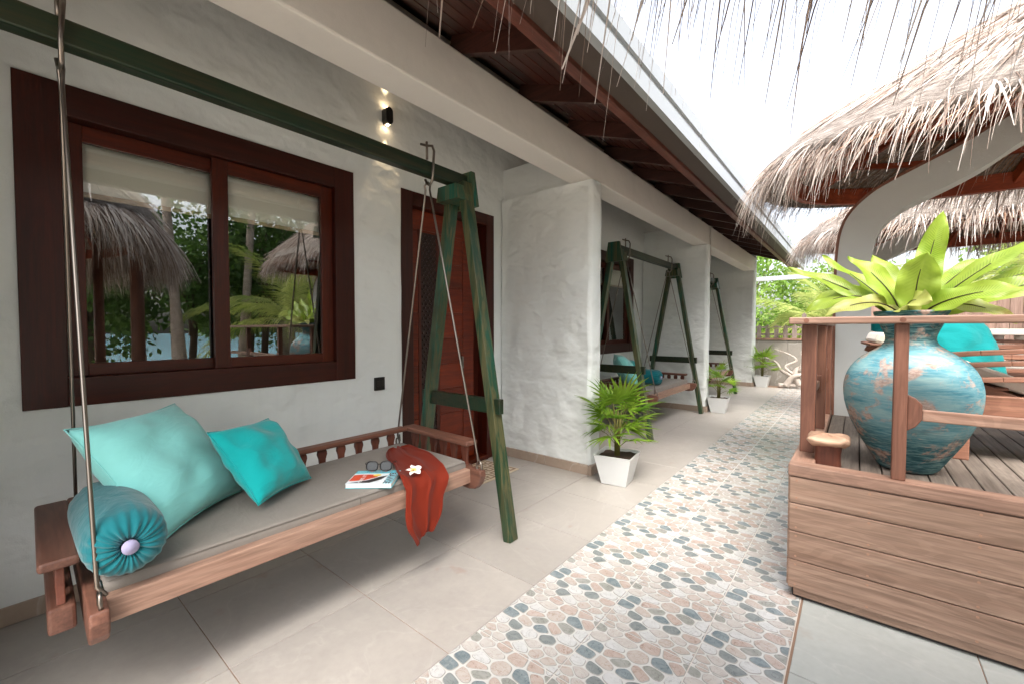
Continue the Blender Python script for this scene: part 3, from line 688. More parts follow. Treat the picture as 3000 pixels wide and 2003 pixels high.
def pillow_mesh(name, w, h, th, m, seed=0, n=22):
    mb = MB(); rows = {}
    for sgn in (1, -1):
        P = []
        for i in range(n+1):
            r = []
            for j in range(n+1):
                u, v = -1+2*i/n, -1+2*j/n
                e = (max(0, 1-u*u)*max(0, 1-v*v))
                z = sgn*th*.5*e**.47
                pinch = lambda a, b: a*(1-.085*(1-b*b)*abs(a)**3)
                x, y = pinch(u, v)*w/2, pinch(v, u)*h/2
                edge = max(abs(u), abs(v))
                wr = (.009*math.sin(6*u*v+4*math.atan2(v, u)*2+seed)*(edge**4)*(1-edge**6)+.02*noise.noise((u*2.2+seed, v*2.2, sgn*2.)))*min(1, e*5)
                r.append((x, y, z+wr*sgn))
            P.append(r)
        mb.grid(P)
    me = mb.mesh(name, m, True)
    bm = bmesh.new(); bm.from_mesh(me); bmesh.ops.remove_doubles(bm, verts=bm.verts, dist=1e-4); bmesh.ops.recalc_face_normals(bm, faces=bm.faces); bm.to_mesh(me); bm.free()
    me.polygons.foreach_set('use_smooth', [True]*len(me.polygons)); return me
def make_pillow(w, h, th, m, label, seed=0, group=None):
    t = thing('cushion', label, 'cushion', group=group); me = pillow_mesh('cover', w, h, th, m, seed, 34); link(me, 'cover', t)
    pin = lambda a, b: a*(1-.085*(1-b*b)*abs(a)**3); pts = []
    for k in range(4):
        for i in range(10):
            s = -1+2*i/10; u, v = ((s, -1), (1, s), (-s, 1), (-1, -s))[k]; pts.append((pin(u, v)*w/2*1.004, pin(v, u)*h/2*1.004, 0))
    MB().tube(pts, .0035, 5, closed=True).build('seam', m, t, loc=(0, 0, 0), smooth=True); return t
def make_bolster(label, group=None):
    t = thing('bolster', label, 'bolster', group=group); Rb, L = .115, .29
    prof = [(.022, L-.018), (.03, L-.006), (.045, L+.004), (.07, L+.002), (.092, L-.014), (.108, L-.04), (Rb, L-.08), (Rb*1.01, 0)]
    prof = [(r, -z) for r, z in prof]+[(r, z) for r, z in reversed(prof[:-1])]
    def fr(i, a):
        r = prof[i][0]/Rb; k = 1 if prof[i][1] > 0 else -1
        return 1+.045*noise.noise((math.cos(a)*2, math.sin(a)*2, prof[i][1]*6))
    vv = []; n = 88; mb = MB()
    for i, (r, z) in enumerate(prof):
        row = []
        for k in range(n):
            a = 2*math.pi*k/n; q = r/Rb
            wz = (.011*math.sin(22*a+2.5*math.sin(3*a))+.006*math.sin(9*a+1))*(q < .99)*max(0, math.sin(math.pi*min(1, q)))*(1 if z > 0 else -1)*(.6+.6*noise.noise((math.cos(a)*2, math.sin(a)*2, 3)))
            rr = r*fr(i, a)*(1+.03*math.sin(22*a)*(.5 < q < .97)); row.append((rr*math.cos(a), rr*math.sin(a), z+wz))
        vv.append(row)
    mb.grid(vv, wrap=True); mb.build('cover', m_tealdark, t, loc=(0, 0, 0), smooth=True, subsurf=1)
    for s in (-1, 1): MB().lathe([(.001, .0), (.017, 0), (.022, -.004), (.023, -.02)] if s < 0 else [(.023, .02), (.022, .004), (.017, 0), (.001, 0)], 20, (0, 0, s*(L-.012)*1.0)).build('end_button', m_button, t, loc=(0, 0, 0), smooth=True)
    return t
def setm(x, y, z, rz, rx, ry): return Matrix.Translation((x, y, z)) @ Matrix.Rotation(R(rz), 4, 'Z') @ Matrix.Rotation(R(ry), 4, 'Y') @ Matrix.Rotation(R(rx), 4, 'X')
SX, SY = -2.24, 1.07
make_frame('green swing frame beside the big window, daybed with the rust shawl under it', (SX, SY, 0), 1.09, .27)
loc_off = (-.015, 0)
b1 = make_bench('teak hanging daybed with rust shawl and book on it, below the big window', (SX-.015, 1.062, .385), -.04)
b1.rotation_euler.x = .015
ma = make_mattress(); tag(ma, 'grey-taupe seat mattress under the book and rust shawl', 'mattress', 'seat mattresses'); place(b1, ma, 0, 0, .108)
TOPZ = .108+.075
p1 = make_pillow(.57, .56, .26, m_aqua, 'large pale aqua cushion leaning on the wall side of the shawl daybed', 1)
p1.matrix_world = setm(-2.4, .5, .792, 132.5, 54, 0)
p2 = make_pillow(.41, .41, .2, m_teal, 'bright teal cushion leaning beside the large aqua cushion', 5)
p2.matrix_world = setm(-2.305, .863, .757, 122.6, 51, 2.7)
bo = make_bolster('teal bolster with gathered end and lilac button, beside the large aqua cushion')
bo.matrix_world = Matrix.Translation((-2.155, .29, .677)) @ Matrix.Rotation(R(-1), 4, 'Z') @ Matrix.Rotation(R(90), 4, 'Y')
# ---- second and third swing
make_frame('green swing frame with aqua cushions on its daybed, behind the bushy potted palm', (-2.47, 6.34, 0), 1.12)
loc_off = (0, 0)
b2 = make_bench('teak hanging daybed with aqua cushions and bolster, behind the bushy potted palm', (-2.47, 6.34, .4), 0)
mc = copy_tree(ma); mc['label'] = 'taupe seat mattress under the bolster behind the bushy potted palm'; place(b2, mc, 0, 0, .108)
q1 = copy_tree(p1); q1['label'] = 'pale aqua cushion on the daybed behind the bushy potted palm'; place(b2, q1, -.16, -.42, TOPZ+.2, R(120), R(56), 0)
q2 = copy_tree(p2); q2['label'] = 'small teal cushion tucked behind the aqua cushion, near the bushy potted palm'; place(b2, q2, -.18, 0.0, TOPZ+.16, R(115), R(54), 0)
q3 = copy_tree(bo); q3['label'] = 'teal bolster lying across the daybed behind the bushy potted palm'; place(b2, q3, -.02, -.2, TOPZ+.112, R(4), 0, R(90))
make_frame('green swing frame beside the farthest partition wall', (-2.5, 9.1, 0), 1.1)
b3 = make_bench('teak hanging daybed beside the farthest partition wall', (-2.5, 9.1, .4), 0)
mc = copy_tree(ma); mc['label'] = 'taupe seat mattress on the daybed beside the farthest partition wall'; place(b3, mc, 0, 0, .108)
# ------------------------------------------------------------------ things on the first daybed (bench-local helper)
BM = Matrix.Translation(b1.location) @ b1.rotation_euler.to_matrix().to_4x4()
def on_bench(x, y, z): return BM @ Vector((x, y, z))
def mz(X, Y): v = BM.inverted() @ Vector((X, Y, .575)); return on_bench(v.x, v.y, TOPZ+.004).z
def bench_xy(X, Y):
    v = Matrix.Rotation(-b1.rotation_euler.z, 4, 'Z') @ (Vector((X, Y, 0))-Vector((b1.location.x, b1.location.y, 0))); return v.x, v.y
# shawl
def shawl():
    mb = MB(); nu, nv = 96, 60; P = []; e = .4
    # (x, z, centre y, half width, crumple) along the cloth from the back of the seat, over the edge, down and up again in a loop
    K = [(-.2, 0, .68, .035, .4), (-.15, .002, .66, .10, 1), (0, .004, .60, .14, 1.2), (.14, .006, .57, .15, 1.3), (.28, .006, .51, .165, 1.3), (.36, .0, .485, .16, 1.1), (e, -.03, .47, .15, 1.1),
         (e+.012, -.1, .44, .135, 1), (e+.02, -.17, .435, .115, 1.1), (e+.02, -.235, .44, .092, 1), (e+.016, -.275, .442, .07, .8), (e+.006, -.3, .447, .055, .5), (e-.006, -.3, .46, .05, .5), (e-.01, -.26, .475, .055, .6), (e-.008, -.2, .5, .06, .6), (e-.004, -.12, .51, .05, .5)]
    def ip(t):
        t = t*(len(K)-1); i = min(int(t), len(K)-2); f = t-i; q = [np.array(K[max(0, min(len(K)-1, i+k))]) for k in (-1, 0, 1, 2)]
        return .5*((2*q[1])+(q[2]-q[0])*f+(2*q[0]-5*q[1]+4*q[2]-q[3])*f*f+(-q[0]+3*q[1]-3*q[2]+q[3])*f**3)
    for i in range(nu+1):
        t = i/nu; x, z, c, w, cr = ip(t); row = []; hang = min(1, max(0, (x-.33)/.06)) if t < .5 else 1
        for j in range(nv+1):
            v = -1+2*j/nv
            fo = .9*math.sin(v*7.5+1.1*math.sin(t*9)+t*3)+.5*math.sin(v*17-t*6+1)*noise.noise((v*1.5, t*4, 9))*2+.7*noise.noise((v*2.6, t*8, 1))
            fo *= cr
            bunch = .16*math.sin(v*7.5+1.1*math.sin(t*9)+t*3+1.57)*cr
            yy = c+w*(v+bunch*.6)+.01*noise.noise((v*2, t*10, 4))
            lift = (1-hang)*(.015+.0105*fo)
            out = hang*(.010+.0095*fo)*(1 if t < .72 else .35)
            xx = x+out+(1-hang)*.018*noise.noise((v*2.5, t*5, 8))
            zz = TOPZ+.003+z+max(lift, .0015 if hang < .5 else -1)
            if .42 < t < .85: zz -= (.03*v*v-.02*v)*hang
            row.append(tuple(on_bench(xx, yy, zz)))
        P.append(row)
    mb.grid(P); return mb
t = thing('shawl', 'crumpled rust red shawl draped over the front edge of the daybed', 'shawl', tuple(on_bench(.2, .5, TOPZ)))
shawl().build('cloth', m_shawl, t, smooth=True, solid=.0012, fix=False)
# book
bx0 = Vector((-2.02, 1.306, mz(-2.02, 1.306)+.001))
bk = thing('book', 'paperback with teal spine and collage cover lying face up on the mattress', 'book', bx0, R(40))
bk.rotation_euler.x = .010; bk.rotation_euler.y = -.008
BW, BL, BT = .24, .2, .024      # local x = long side, y = short side; spine on +y
def bb(name, x0, x1, y0, y1, z0, z1, m, bev=0, par=bk): return MB().box(x0, x1, y0, y1, z0, z1).build(name, m, par, bevel=bev, loc=(0, 0, 0))
m_page = flat('paper', lin(236, 232, 224), .8); m_cov = flat('cover_white', lin(226, 234, 238), .35); m_teal_p = flat('cover_teal', lin(70, 190, 208), .35)
bb('pages', -BW/2+.002, BW/2-.003, -BL/2+.003, BL/2-.003, .002, BT-.002, m_page)
bb('back_cover', -BW/2, BW/2, -BL/2, BL/2, .0002, .0018, m_teal_p); cv = bb('front_cover', -BW/2, BW/2, -BL/2, BL/2, BT-.002, BT, m_cov)
bb('spine', -BW/2, BW/2, BL/2-.0028, BL/2+.001, .0004, BT-.0004, m_teal_p)
zt = BT+.0004
def patch(name, pts, m, dz=0): MB().add([(a, b, zt+dz) for a, b in pts], [tuple(range(len(pts)))]).build(name, m, cv, loc=(0, 0, 0))
patch('cover_band', [(-BW/2, BL/2), (-BW/2, BL/2-.045), (BW/2, BL/2-.045), (BW/2, BL/2)], m_teal_p)
patch('cover_stripe', [(BW/2, BL/2-.0455), (BW/2-.05, BL/2-.0455), (BW/2-.045, -BL/2), (BW/2, -BL/2)], flat('cover_sky', lin(150, 214, 226), .35))
patch('cover_print', [(-BW/2+.004, .03), (-BW/2+.06, .04), (0, .035), (.02, .0), (-.04, -.05), (-BW/2+.004, -.06)], flat('print_orange', lin(206, 70, 34), .4), .0003)
patch('cover_print', [(-BW/2+.02, -.085), (-.02, -.05), (.03, .0), (.07, .02), (.05, -.04), (.0, -.088)], flat('print_dark', lin(40, 34, 36), .4), .0006)
patch('cover_print', [(.01+.022*math.cos(a), .025+.018*math.sin(a)) for a in [k*math.pi/6 for k in range(12)]], flat('print_yellow', lin(240, 206, 90), .4), .0009)
def text(body, size, x, y, z, rz, m, par, name='lettering', rx=0):
    cu = bpy.data.curves.new(name, 'FONT'); cu.body = body; cu.size = size; cu.align_x = 'CENTER'; cu.align_y = 'CENTER'; cu.resolution_u = 2; cu.offset = size*.012
    o = bpy.data.objects.new(name, cu); col.objects.link(o); bpy.context.view_layer.update()
    me = bpy.data.meshes.new_from_object(o.evaluated_get(bpy.context.evaluated_depsgraph_get())); bpy.data.objects.remove(o)
    me.materials.clear(); me.materials.append(m); r = link(me, name, par, loc=(x, y, z), rot=(rx, 0, rz)); return r
m_ink = flat('ink_maroon', lin(70, 20, 34), .5); m_inkw = flat('ink_white', lin(240, 240, 240), .5); m_inkr = flat('ink_red', lin(190, 50, 40), .5)
text('BAWSE', .05, .088, -.022, zt+.0012, R(-90), m_ink, cv); text('HOW TO BE A', .017, .113, -.02, zt+.0012, R(-90), m_ink, cv)
text('LILLY SINGH', .027, -.055, -.02, zt+.0014, R(-90), m_inkw, cv)
text('HOW TO BE A BAWSE', .017, .045, BL/2-.022, zt+.0008, R(180), m_inkr, cv); text('LILLY SINGH', .017, -.065, BL/2-.022, zt+.0008, R(180), m_inkw, cv)
# sunglasses
sg = thing('sunglasses', 'black framed sunglasses resting on the book spine', 'sunglasses', (-2.075, 1.372, mz(-2.07, 1.36)+BT+.003), R(42))
sg.scale = (1.12,)*3
m_lens = NT('dark_lens', .08); m_lens.color(lin(8, 18, 20)); m_lens = m_lens.m
for s in (-1, 1):
    o = [(s*.034+.028*math.copysign(abs(math.cos(a))**.75, math.cos(a)), .025+.022*math.copysign(abs(math.sin(a))**.75, math.sin(a))) for a in [k*math.pi/12 for k in range(24)]]
    le = MB().prism(o, 'y', -.0012, .0012).build('lens', m_lens, sg, loc=(0, 0, 0), rot=(R(-14), 0, 0))
    MB().tube([(a, -.001, b) for a, b in o], .0034, 6, closed=True).build('rim', m_black, sg, loc=(0, 0, 0), rot=(R(-14), 0, 0), smooth=True)
    MB().tube([(s*.064, .0, .036), (s*.068, .012, .037), (s*.066, .07, .03), (s*.06, .13, .004)], .0024, 6).build('temple', m_black, sg, loc=(0, 0, 0), smooth=True)
MB().tube([(-.009, 0, .031), (0, -.001, .035), (.009, 0, .031)], .0024, 6).build('bridge', m_black, sg, loc=(0, 0, 0), rot=(R(-14), 0, 0), smooth=True)
# frangipani
fl = thing('frangipani_flower', 'white five-petal flower with yellow heart lying on the rust shawl', 'flower', (-1.9, 1.48, mz(-1.9, 1.48)+.034), R(10))
fl.rotation_euler = (R(14), R(12), R(10))
n = NT('petal', .5); tc = n.n('TexCoord'); ln_ = n.n('VectorMath', operation='LENGTH'); n.l(tc.outputs['Object'], ln_.inputs[0])
n.color(n.ramp(ln_.outputs['Value'], (.004, lin(246, 196, 60)), (.017, lin(250, 232, 150)), (.026, lin(246, 246, 242)))); m_petal = n.m
for k in range(5):
    P = []
    for i in range(8):
        t_ = i/7; w = .0175*math.sin(math.pi*min(1, .08+t_*.9))**.75; L = .004+.042*t_; zz = .006+.012*t_-.012*t_*t_
        P.append([(L, w*v*(1 if v > 0 else .85), zz+.004*v+.003*(v*v)) for v in (-1, -.5, 0, .5, 1)])
    MB().grid(P).build('petal', m_petal, fl, loc=(0, 0, 0), rot=(0, 0, k*R(72)), smooth=True, solid=.001, subsurf=1)
# doormat with key pattern
dm = thing('doormat', 'beige doormat with brown key pattern in front of the first door', 'doormat', (-2.83, 3.02, .0))
MB().box(-3.06, -2.6, 2.72, 3.32, .001, .012).build('mat', fabric('mat_beige', lin(196, 178, 152), .95), dm, bevel=.004)
mb = MB(); br = fabric('mat_brown', lin(128, 98, 68), .95)
for i in range(3):
    for k in range(4):
        x, y = -3.04+i*.15, 2.735+k*.147; w = .016
        for a in ((0, .12, 0, w), (0, w, w, .12), (w, .12, .12-w, .12), (.12-w, .12, .04, .12-w), (.045, .12-w, .04, .04+w), (.045, .045+w, .04+w, .08)): mb.box(x+a[0], x+a[1], y+a[2], y+a[3], .0121, .0145)
mb.build('key_pattern', br, dm)
# ------------------------------------------------------------------ potted fan palms
def pot_geo(t, s=1.):
    # square tapered pot, walls with thickness
    a, b, h = .098*s, .15*s, .235*s; w = .016
    mb = MB(); ring = lambda r, z: [(-r, -r, z), (r, -r, z), (r, r, z), (-r, r, z)]
    prof = [(a-.006, 0), (a, .004), (b-.006, h-.006), (b, h), (b-w, h), (b-w-.004, h-.03)]
    mb.grid([ring(r, z) for r, z in prof], wrap=True); mb.add(ring(a-.006, 0), ((3, 2, 1, 0),))
    mb.build('pot', m_white, t, loc=(0, 0, 0), bevel=.003)
    mb = MB(); n = 8; r = b-w-.003
    mb.grid([[(-r+2*r*i/n, -r+2*r*j/n, h-.026+.012*noise.noise((i*.9, j*.9, 1.5))) for j in range(n+1)] for i in range(n+1)]); mb.build('soil', m_soil, t, loc=(0, 0, 0), smooth=True)
    return h-.03
def fan_leaf(L, n, spread, seed):
    rr = random.Random(seed); mb = MB()
    for k in range(n):
        a = (-1+2*k/(n-1))*spread+rr.uniform(-.04, .04); l = L*(1-.25*abs(a/spread)**2)*rr.uniform(.85, 1.05); w = .0125*rr.uniform(.8, 1.15)*(L/.26)
        d = Vector((math.cos(a), math.sin(a), 0)); sd_ = Vector((-d.y, d.x, 0)); rows = []
        dr = rr.uniform(.06, .3)
        for i in range(6):
            t = i/5; p = d*l*(.04+t*.96); z = .1*l*math.sin(t*1.7)-dr*l*t**2.2; ww = w*(.5+.5*min(1, t*3.5))*(1-max(0, t-.55)/.45*.93)
            rows.append([p-sd_*ww+Vector((0, 0, z+.3*ww)), p+Vector((0, 0, z-.25*ww)), p+sd_*ww+Vector((0, 0, z+.3*ww))])
        mb.grid(rows)
    return mb.mesh('leaf', m_palm, True, fix=False)
fans = [fan_leaf(.29, 14, 1.75, 1), fan_leaf(.26, 12, 1.5, 2), fan_leaf(.28, 13, 2.0, 3)]
def palm_pot(label, loc, height, leaves, seed, s=1., rz=0, thin=False):
    t = thing('potted_palm', label, 'potted palm', loc, rz, group='potted palms along the terrace edge'); z0 = pot_geo(t, s); rr = random.Random(seed)
    mb = MB(); nst = 4 if not thin else 3
    for k in range(nst): a = k*1.7; mb.tube([(.015*math.cos(a), .015*math.sin(a), z0-.01), (.02*math.cos(a), .02*math.sin(a), z0+height*.35), (.035*math.cos(a), .035*math.sin(a), z0+height*.6)], [.012, .009, .006], 6)
    mb.build('stem', m_stem, t, loc=(0, 0, 0), smooth=True)
    for k in range(leaves):
        a = k*2.4+rr.uniform(-.3, .3); f = (k+.5)/leaves; out = rr.uniform(.1, .21)*(1.2-.4*f); z1 = z0+height*(.22+.62*f)*rr.uniform(.92, 1.05)
        tip = Vector((out*math.cos(a), out*math.sin(a), z1)); base = Vector((.02*math.cos(a), .02*math.sin(a), z0+height*(.12+.3*f)))
        lf = link(fans[k % 3], 'leaf', t, loc=tip, rot=(rr.uniform(-.35, .35), rr.uniform(-.1, .35)-1.15*f**.8, a)); sc_ = rr.uniform(.8, 1.1)*(.72 if thin else 1); lf.scale = (sc_,)*3
        MB().tube([base, base.lerp(tip, .6)+Vector((0, 0, .02)), tip], .0032, 5).build('petiole', m_stem, t, loc=(0, 0, 0))
    return t
palm_pot('bushy fan palm in white tapered pot at the end of the first partition wall', (-1.69, 3.62, .0), .7, 19, 4, 1.15, R(8))
palm_pot('thin sparse fan palm in white pot at the end of the second partition wall', (-1.8, 7.78, .0), .62, 11, 9, 1.1, R(5), True)
palm_pot('yellowish fan palm in white pot beside the driftwood and garden wall', (-1.78, 11.9, .0), .75, 14, 12, 1.15)
# ------------------------------------------------------------------ timber deck
DX0, DX1, DY0, DY1, DZ_ = -.245, 4.6, 2.64, 10.8, .645
m_plug = flat('plug_wood', lin(166, 126, 102), .6)
deck = thing('timber_deck', 'raised teak deck clad in horizontal planks beside the pebble walkway', 'deck', (2, 6, 0))
def D(name, x0, x1, y0, y1, z0, z1, m, bev=.003, par=deck, seg=2): return MB().box(x0, x1, y0, y1, z0, z1).build(name, m, par, bevel=bev, seg=seg)
for z0, z1 in ((.206, .352), (.356, .498), (.502, .636), (.056, .202)):
    D('cladding_plank', DX0-.014, DX1, DY0-.022, DY0, z0, z1, m_clad, .004)
    D('cladding_plank', DX0-.022, DX0, DY0+.001, DY1, z0, z1, m_clad_y, .004)
D('skirt_board', DX0+.01, DX1, DY0-.012, DY0+.006, .016, .054, m_clad, .003); D('skirt_board', DX0-.012, DX0+.006, DY0+.05, DY1, .016, .054, m_clad_y, .003)
for zc in (.62, .53, .48, .375, .33, .225, .18, .075):
    for x in (-.228, .06, .42, .8, 1.2):
        mb = MB().lathe([(.0055, 0), (.0055, .002), (.001, .0021)], 8); mb.v = [(x+a, DY0-.0212-c, zc+b) for a, b, c in mb.v]; mb.build('plug', m_plug, deck)
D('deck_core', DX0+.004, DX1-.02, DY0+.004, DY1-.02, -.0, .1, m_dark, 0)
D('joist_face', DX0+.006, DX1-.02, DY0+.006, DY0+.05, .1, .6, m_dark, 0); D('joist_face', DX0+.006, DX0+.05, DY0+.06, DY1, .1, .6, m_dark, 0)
x = DX0+.09
D('cap_board', DX0-.022, DX1, DY0-.026, DY0+.065, .64, .703, m_deckrail, .007); D('cap_board', DX0-.022, DX0+.085, DY0+.067, 4.62, .64, .7, m_deckrail_y, .007)
while x < DX1-.1:
    D('deck_plank', x, x+.086, DY0+.067, DY1, .615, DZ_, m_plank, .003, seg=1); x += .091
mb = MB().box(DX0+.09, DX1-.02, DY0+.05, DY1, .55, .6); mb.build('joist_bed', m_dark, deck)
# railing
rail = thing('deck_railing', 'teak railing with flat handrail at the corner of the deck', 'railing', (0, 2.7, .7))
def Rb(name, x0, x1, y0, y1, z0, z1, m, bev=.004, seg=2): return MB().box(x0, x1, y0, y1, z0, z1).build(name, m, rail, bevel=bev, seg=seg)
Rb('handrail', -.275, 2.6, 2.605, 2.72, 1.424, 1.458, m_deckrail, .007, 3); Rb('handrail', -.27, -.15, 2.722, 4.64, 1.424, 1.457, m_deckrail_y, .007, 3)
for (x0, y0) in ((-.245, 2.93), (-.235, 3.68), (-.23, 4.36)): Rb('post', x0, x0+.07, y0, y0+.07, .7, 1.424, m_deckpost, .005)
for x0 in (.135, 1.3, 2.45): Rb('post', x0, x0+.05, 2.635, 2.69, .703, 1.424, m_deckpost, .005)
for x0, x1 in ((.235, 1.25), (1.4, 2.4)): Rb('lower_rail', x0, x1, 2.648, 2.678, .985, 1.035, m_deckrail, .005)
for x0, s in ((.185, 1), (1.3, -1), (1.35, 1), (2.45, -1)):
    q = [(0, -.075), (.028*s, -.055), (.05*s, -.02), (.05*s, .05), (.028*s, .075), (0, .09)]
    MB().prism([(x0+a, 1.01+b) for a, b in q], 'y', 2.642, 2.684).build('bracket', m_deckpost, rail, bevel=.004)
for y0, y1 in ((3.0, 3.68), (3.75, 4.36)):
    Rb('lower_rail', -.225, -.195, y0+.05, y1-.05, 1.0, 1.045, m_deckrail_y, .005)
    for a, b in ((y0, y0+.05), (y1-.05, y1)): Rb('bracket', -.236, -.184, a, b, .97, 1.08, m_deckpost, .006)
for x in (-.2, .16, 1.32):
    mb = MB().lathe([(.012, 0), (.011, .0015), (.001, .0016)], 12); mb.v = [(x+a, 2.6055-c, 1.441+b) for a, b, c in mb.v]; mb.build('plug', m_deckpost, rail)
# rough stump light post with flared cap
st = thing('stump_post', 'short wooden stump with rough flared cap on the deck corner', 'post', (-.11, 2.83, DZ_))
MB().grid([[(r*math.copysign(abs(math.cos(a))**.4, math.cos(a)), r*.9*math.copysign(abs(math.sin(a))**.4, math.sin(a)), z) for a in [k*math.pi/10 for k in range(20)]] for r, z in ((.062, .0), (.057, .05), (.057, .1), (.064, .14))], wrap=True).build('stem', m_bench_z, st, loc=(0, 0, 0), smooth=True)
P = []
for i, (r, z) in enumerate(((.001, .19), (.03, .19), (.058, .184), (.08, .17), (.086, .158), (.068, .142), (.03, .134), (.001, .131))):
    P.append([(r*1.1*math.copysign(abs(math.cos(a))**.45, math.cos(a))*(1+.14*noise.noise((math.cos(a)*2, math.sin(a)*2, 7))), r*math.copysign(abs(math.sin(a))**.45, math.sin(a))*(1+.14*noise.noise((math.cos(a)*2, math.sin(a)*2, 3))), z+.014*noise.noise((math.cos(a)*1.6, math.sin(a)*1.6, r*20))+(.02*(abs(math.cos(a)*math.sin(a))*2)**2*(r/.086)**2 if z > .15 else 0)) for a in [k*math.pi/12 for k in range(24)]])
MB().grid(P, wrap=True).build('cap', wood('stump_cap', lin(178, 134, 104), lin(216, 178, 148), 'x', .7, .6), st, loc=(0, 0, 0), smooth=True)
# ------------------------------------------------------------------ jar and bird's nest fern
JX, JY = .222, 3.13
jar = thing('clay_jar', 'big weathered blue clay jar standing on the deck behind the railing', 'jar', (JX, JY, DZ_))
ctrl = [(.118, 0), (.123, .012), (.15, .06), (.195, .14), (.238, .225), (.268, .31), (.281, .39), (.28, .455), (.264, .52), (.234, .572), (.19, .615), (.145, .645), (.112, .67), (.1, .695), (.104, .725), (.122, .77), (.145, .82), (.158, .842), (.155, .852), (.145, .85), (.135, .82), (.11, .76)]
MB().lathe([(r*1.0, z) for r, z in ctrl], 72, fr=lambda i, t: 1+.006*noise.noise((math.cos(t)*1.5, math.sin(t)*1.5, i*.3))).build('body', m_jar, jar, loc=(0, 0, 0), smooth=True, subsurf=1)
MB().lathe([(.11, .78), (.132, .8), (.08, .815), (.001, .82)], 24).build('soil', m_soil, jar, loc=(0, 0, 0), smooth=True)
fern = thing('birds_nest_fern', 'bright lime bird\'s nest fern growing out of the blue jar', 'fern', (JX, JY, DZ_+.8))
def fern_leaf(base, ctrlp, tip, w, nrm, m=m_fern, wav=1., ph=0., curl=.0):
    n = 26; sp = bez(base, ctrlp, tip, n); nrm = Vector(nrm).normalized(); P = []; ribp = []
    for i, p in enumerate(sp):
        t = i/n; d = (sp[min(i+1, n)]-sp[max(i-1, 0)]).normalized(); sd_ = d.cross(nrm).normalized(); nn = sd_.cross(d).normalized()
        ww = w*(.16+.84*math.sin(math.pi*min(1, .05+t*.9))**.9)*(1 if t < .8 else math.sqrt(max(0, 1-((t-.8)/.2)**2))*.99+.01); row = []
        for v in (-1, -.66, -.33, 0, .33, .66, 1):
            wz = wav*.22*w*abs(v)**2.2*math.sin(t*15+ph+(1.3 if v > 0 else 0))*min(1, t*3)
            row.append(p+sd_*ww*v+nn*(wz+.3*ww*abs(v)**1.4*(1-t*.6)+curl*ww*v*v*t))
        P.append(row); ribp.append(p+nn*(.001+.045*w))
    o = MB().grid(P).build('leaf', m, fern, loc=(0, 0, 0), smooth=True, subsurf=1, fix=False)
    for nm, vals in (('lt', [i/n for i in range(n+1) for _ in range(7)]), ('lv', [v for i in range(n+1) for v in (-1, -.66, -.33, 0, .33, .66, 1)])): o.data.attributes.new(nm, 'FLOAT', 'POINT').data.foreach_set('value', vals)
    MB().tube(ribp[:int(n*.8)], [.0048*(1-.75*i/(n*.8)) for i in range(int(n*.8))], 5).build('midrib', m_rib, o, loc=(0, 0, 0))
# (tip x, tip y, tip z), bulge of control point, half width, facing normal
F = [((.045, -.14, .34), (.0, -.06, .2), .088, (.1, -1, .3), m_fern, .9, 0), ((.12, .05, .575), (.05, .06, .3), .06, (.1, -1, .2), m_fern, 1.5, 1),
     ((-.27, -.03, .37), (-.06, -.05, .17), .066, (.5, -.9, .5), m_fern, 1.1, 2), ((-.56, .0, .335), (-.22, -.04, .17), .05, (.35, -.9, .8), m_fern, 1.3, 3),
     ((-.40, .1, .40), (-.12, .06, .16), .052, (.6, -.6, .8), m_fern, 1.2, 4), ((-.46, -.06, .05), (-.22, -.05, .24), .06, (0, -.75, .8), m_fern, 1.2, 5),
     ((-.44, .14, .12), (-.22, .1, .25), .06, (.1, -.7, 1), m_fern, 1.1, 6), ((-.37, -.2, .02), (-.14, -.12, .17), .055, (-.1, -.8, .8), m_fernold, 1., 7),
     ((.05, -.29, .09), (-.06, -.17, .12), .07, (-.25, -.9, .6), m_fernold, .9, 8), ((.36, -.22, .14), (.1, -.16, .13), .066, (.1, -.9, .7), m_fern, 1.1, 9),
     ((.44, -.05, .40), (.1, -.06, .14), .056, (-.45, -.8, .8), m_fern, 1.2, 10), ((.52, .08, .46), (.14, .08, .16), .054, (-.5, -.6, .8), m_fern, 1.1, 11),
     ((.62, -.06, .25), (.22, -.09, .1), .06, (-.15, -.95, .7), m_fern, 1.3, 12), ((.34, -.2, -.02), (.16, -.12, .15), .05, (-.1, -.8, .9), m_fernold, 1.2, 13),
     ((.3, .28, .34), (.12, .14, .2), .06, (-.2, -.8, .6), m_fern, 1., 14), ((-.16, .24, .4), (-.06, .14, .22), .06, (.1, -.8, .6), m_fern, 1., 15), ((.62, .12, .3), (.28, .1, .2), .05, (-.2, -.6, .9), m_fern, 1., 16),
     ((-.3, .26, .22), (-.14, .16, .2), .055, (.2, -.6, .9), m_fern, 1., 17), ((.5, .24, .16), (.24, .16, .2), .055, (-.2, -.6, .9), m_fern, 1.1, 18)]
for tip, cp, w, nr, m, wv, ph in F:
    d = Vector((tip[0], tip[1], 0)); d = d.normalized()*.045 if d.length > .01 else d
    fern_leaf((d.x, d.y, .02), cp, tip, w, nr, m, wv, ph)
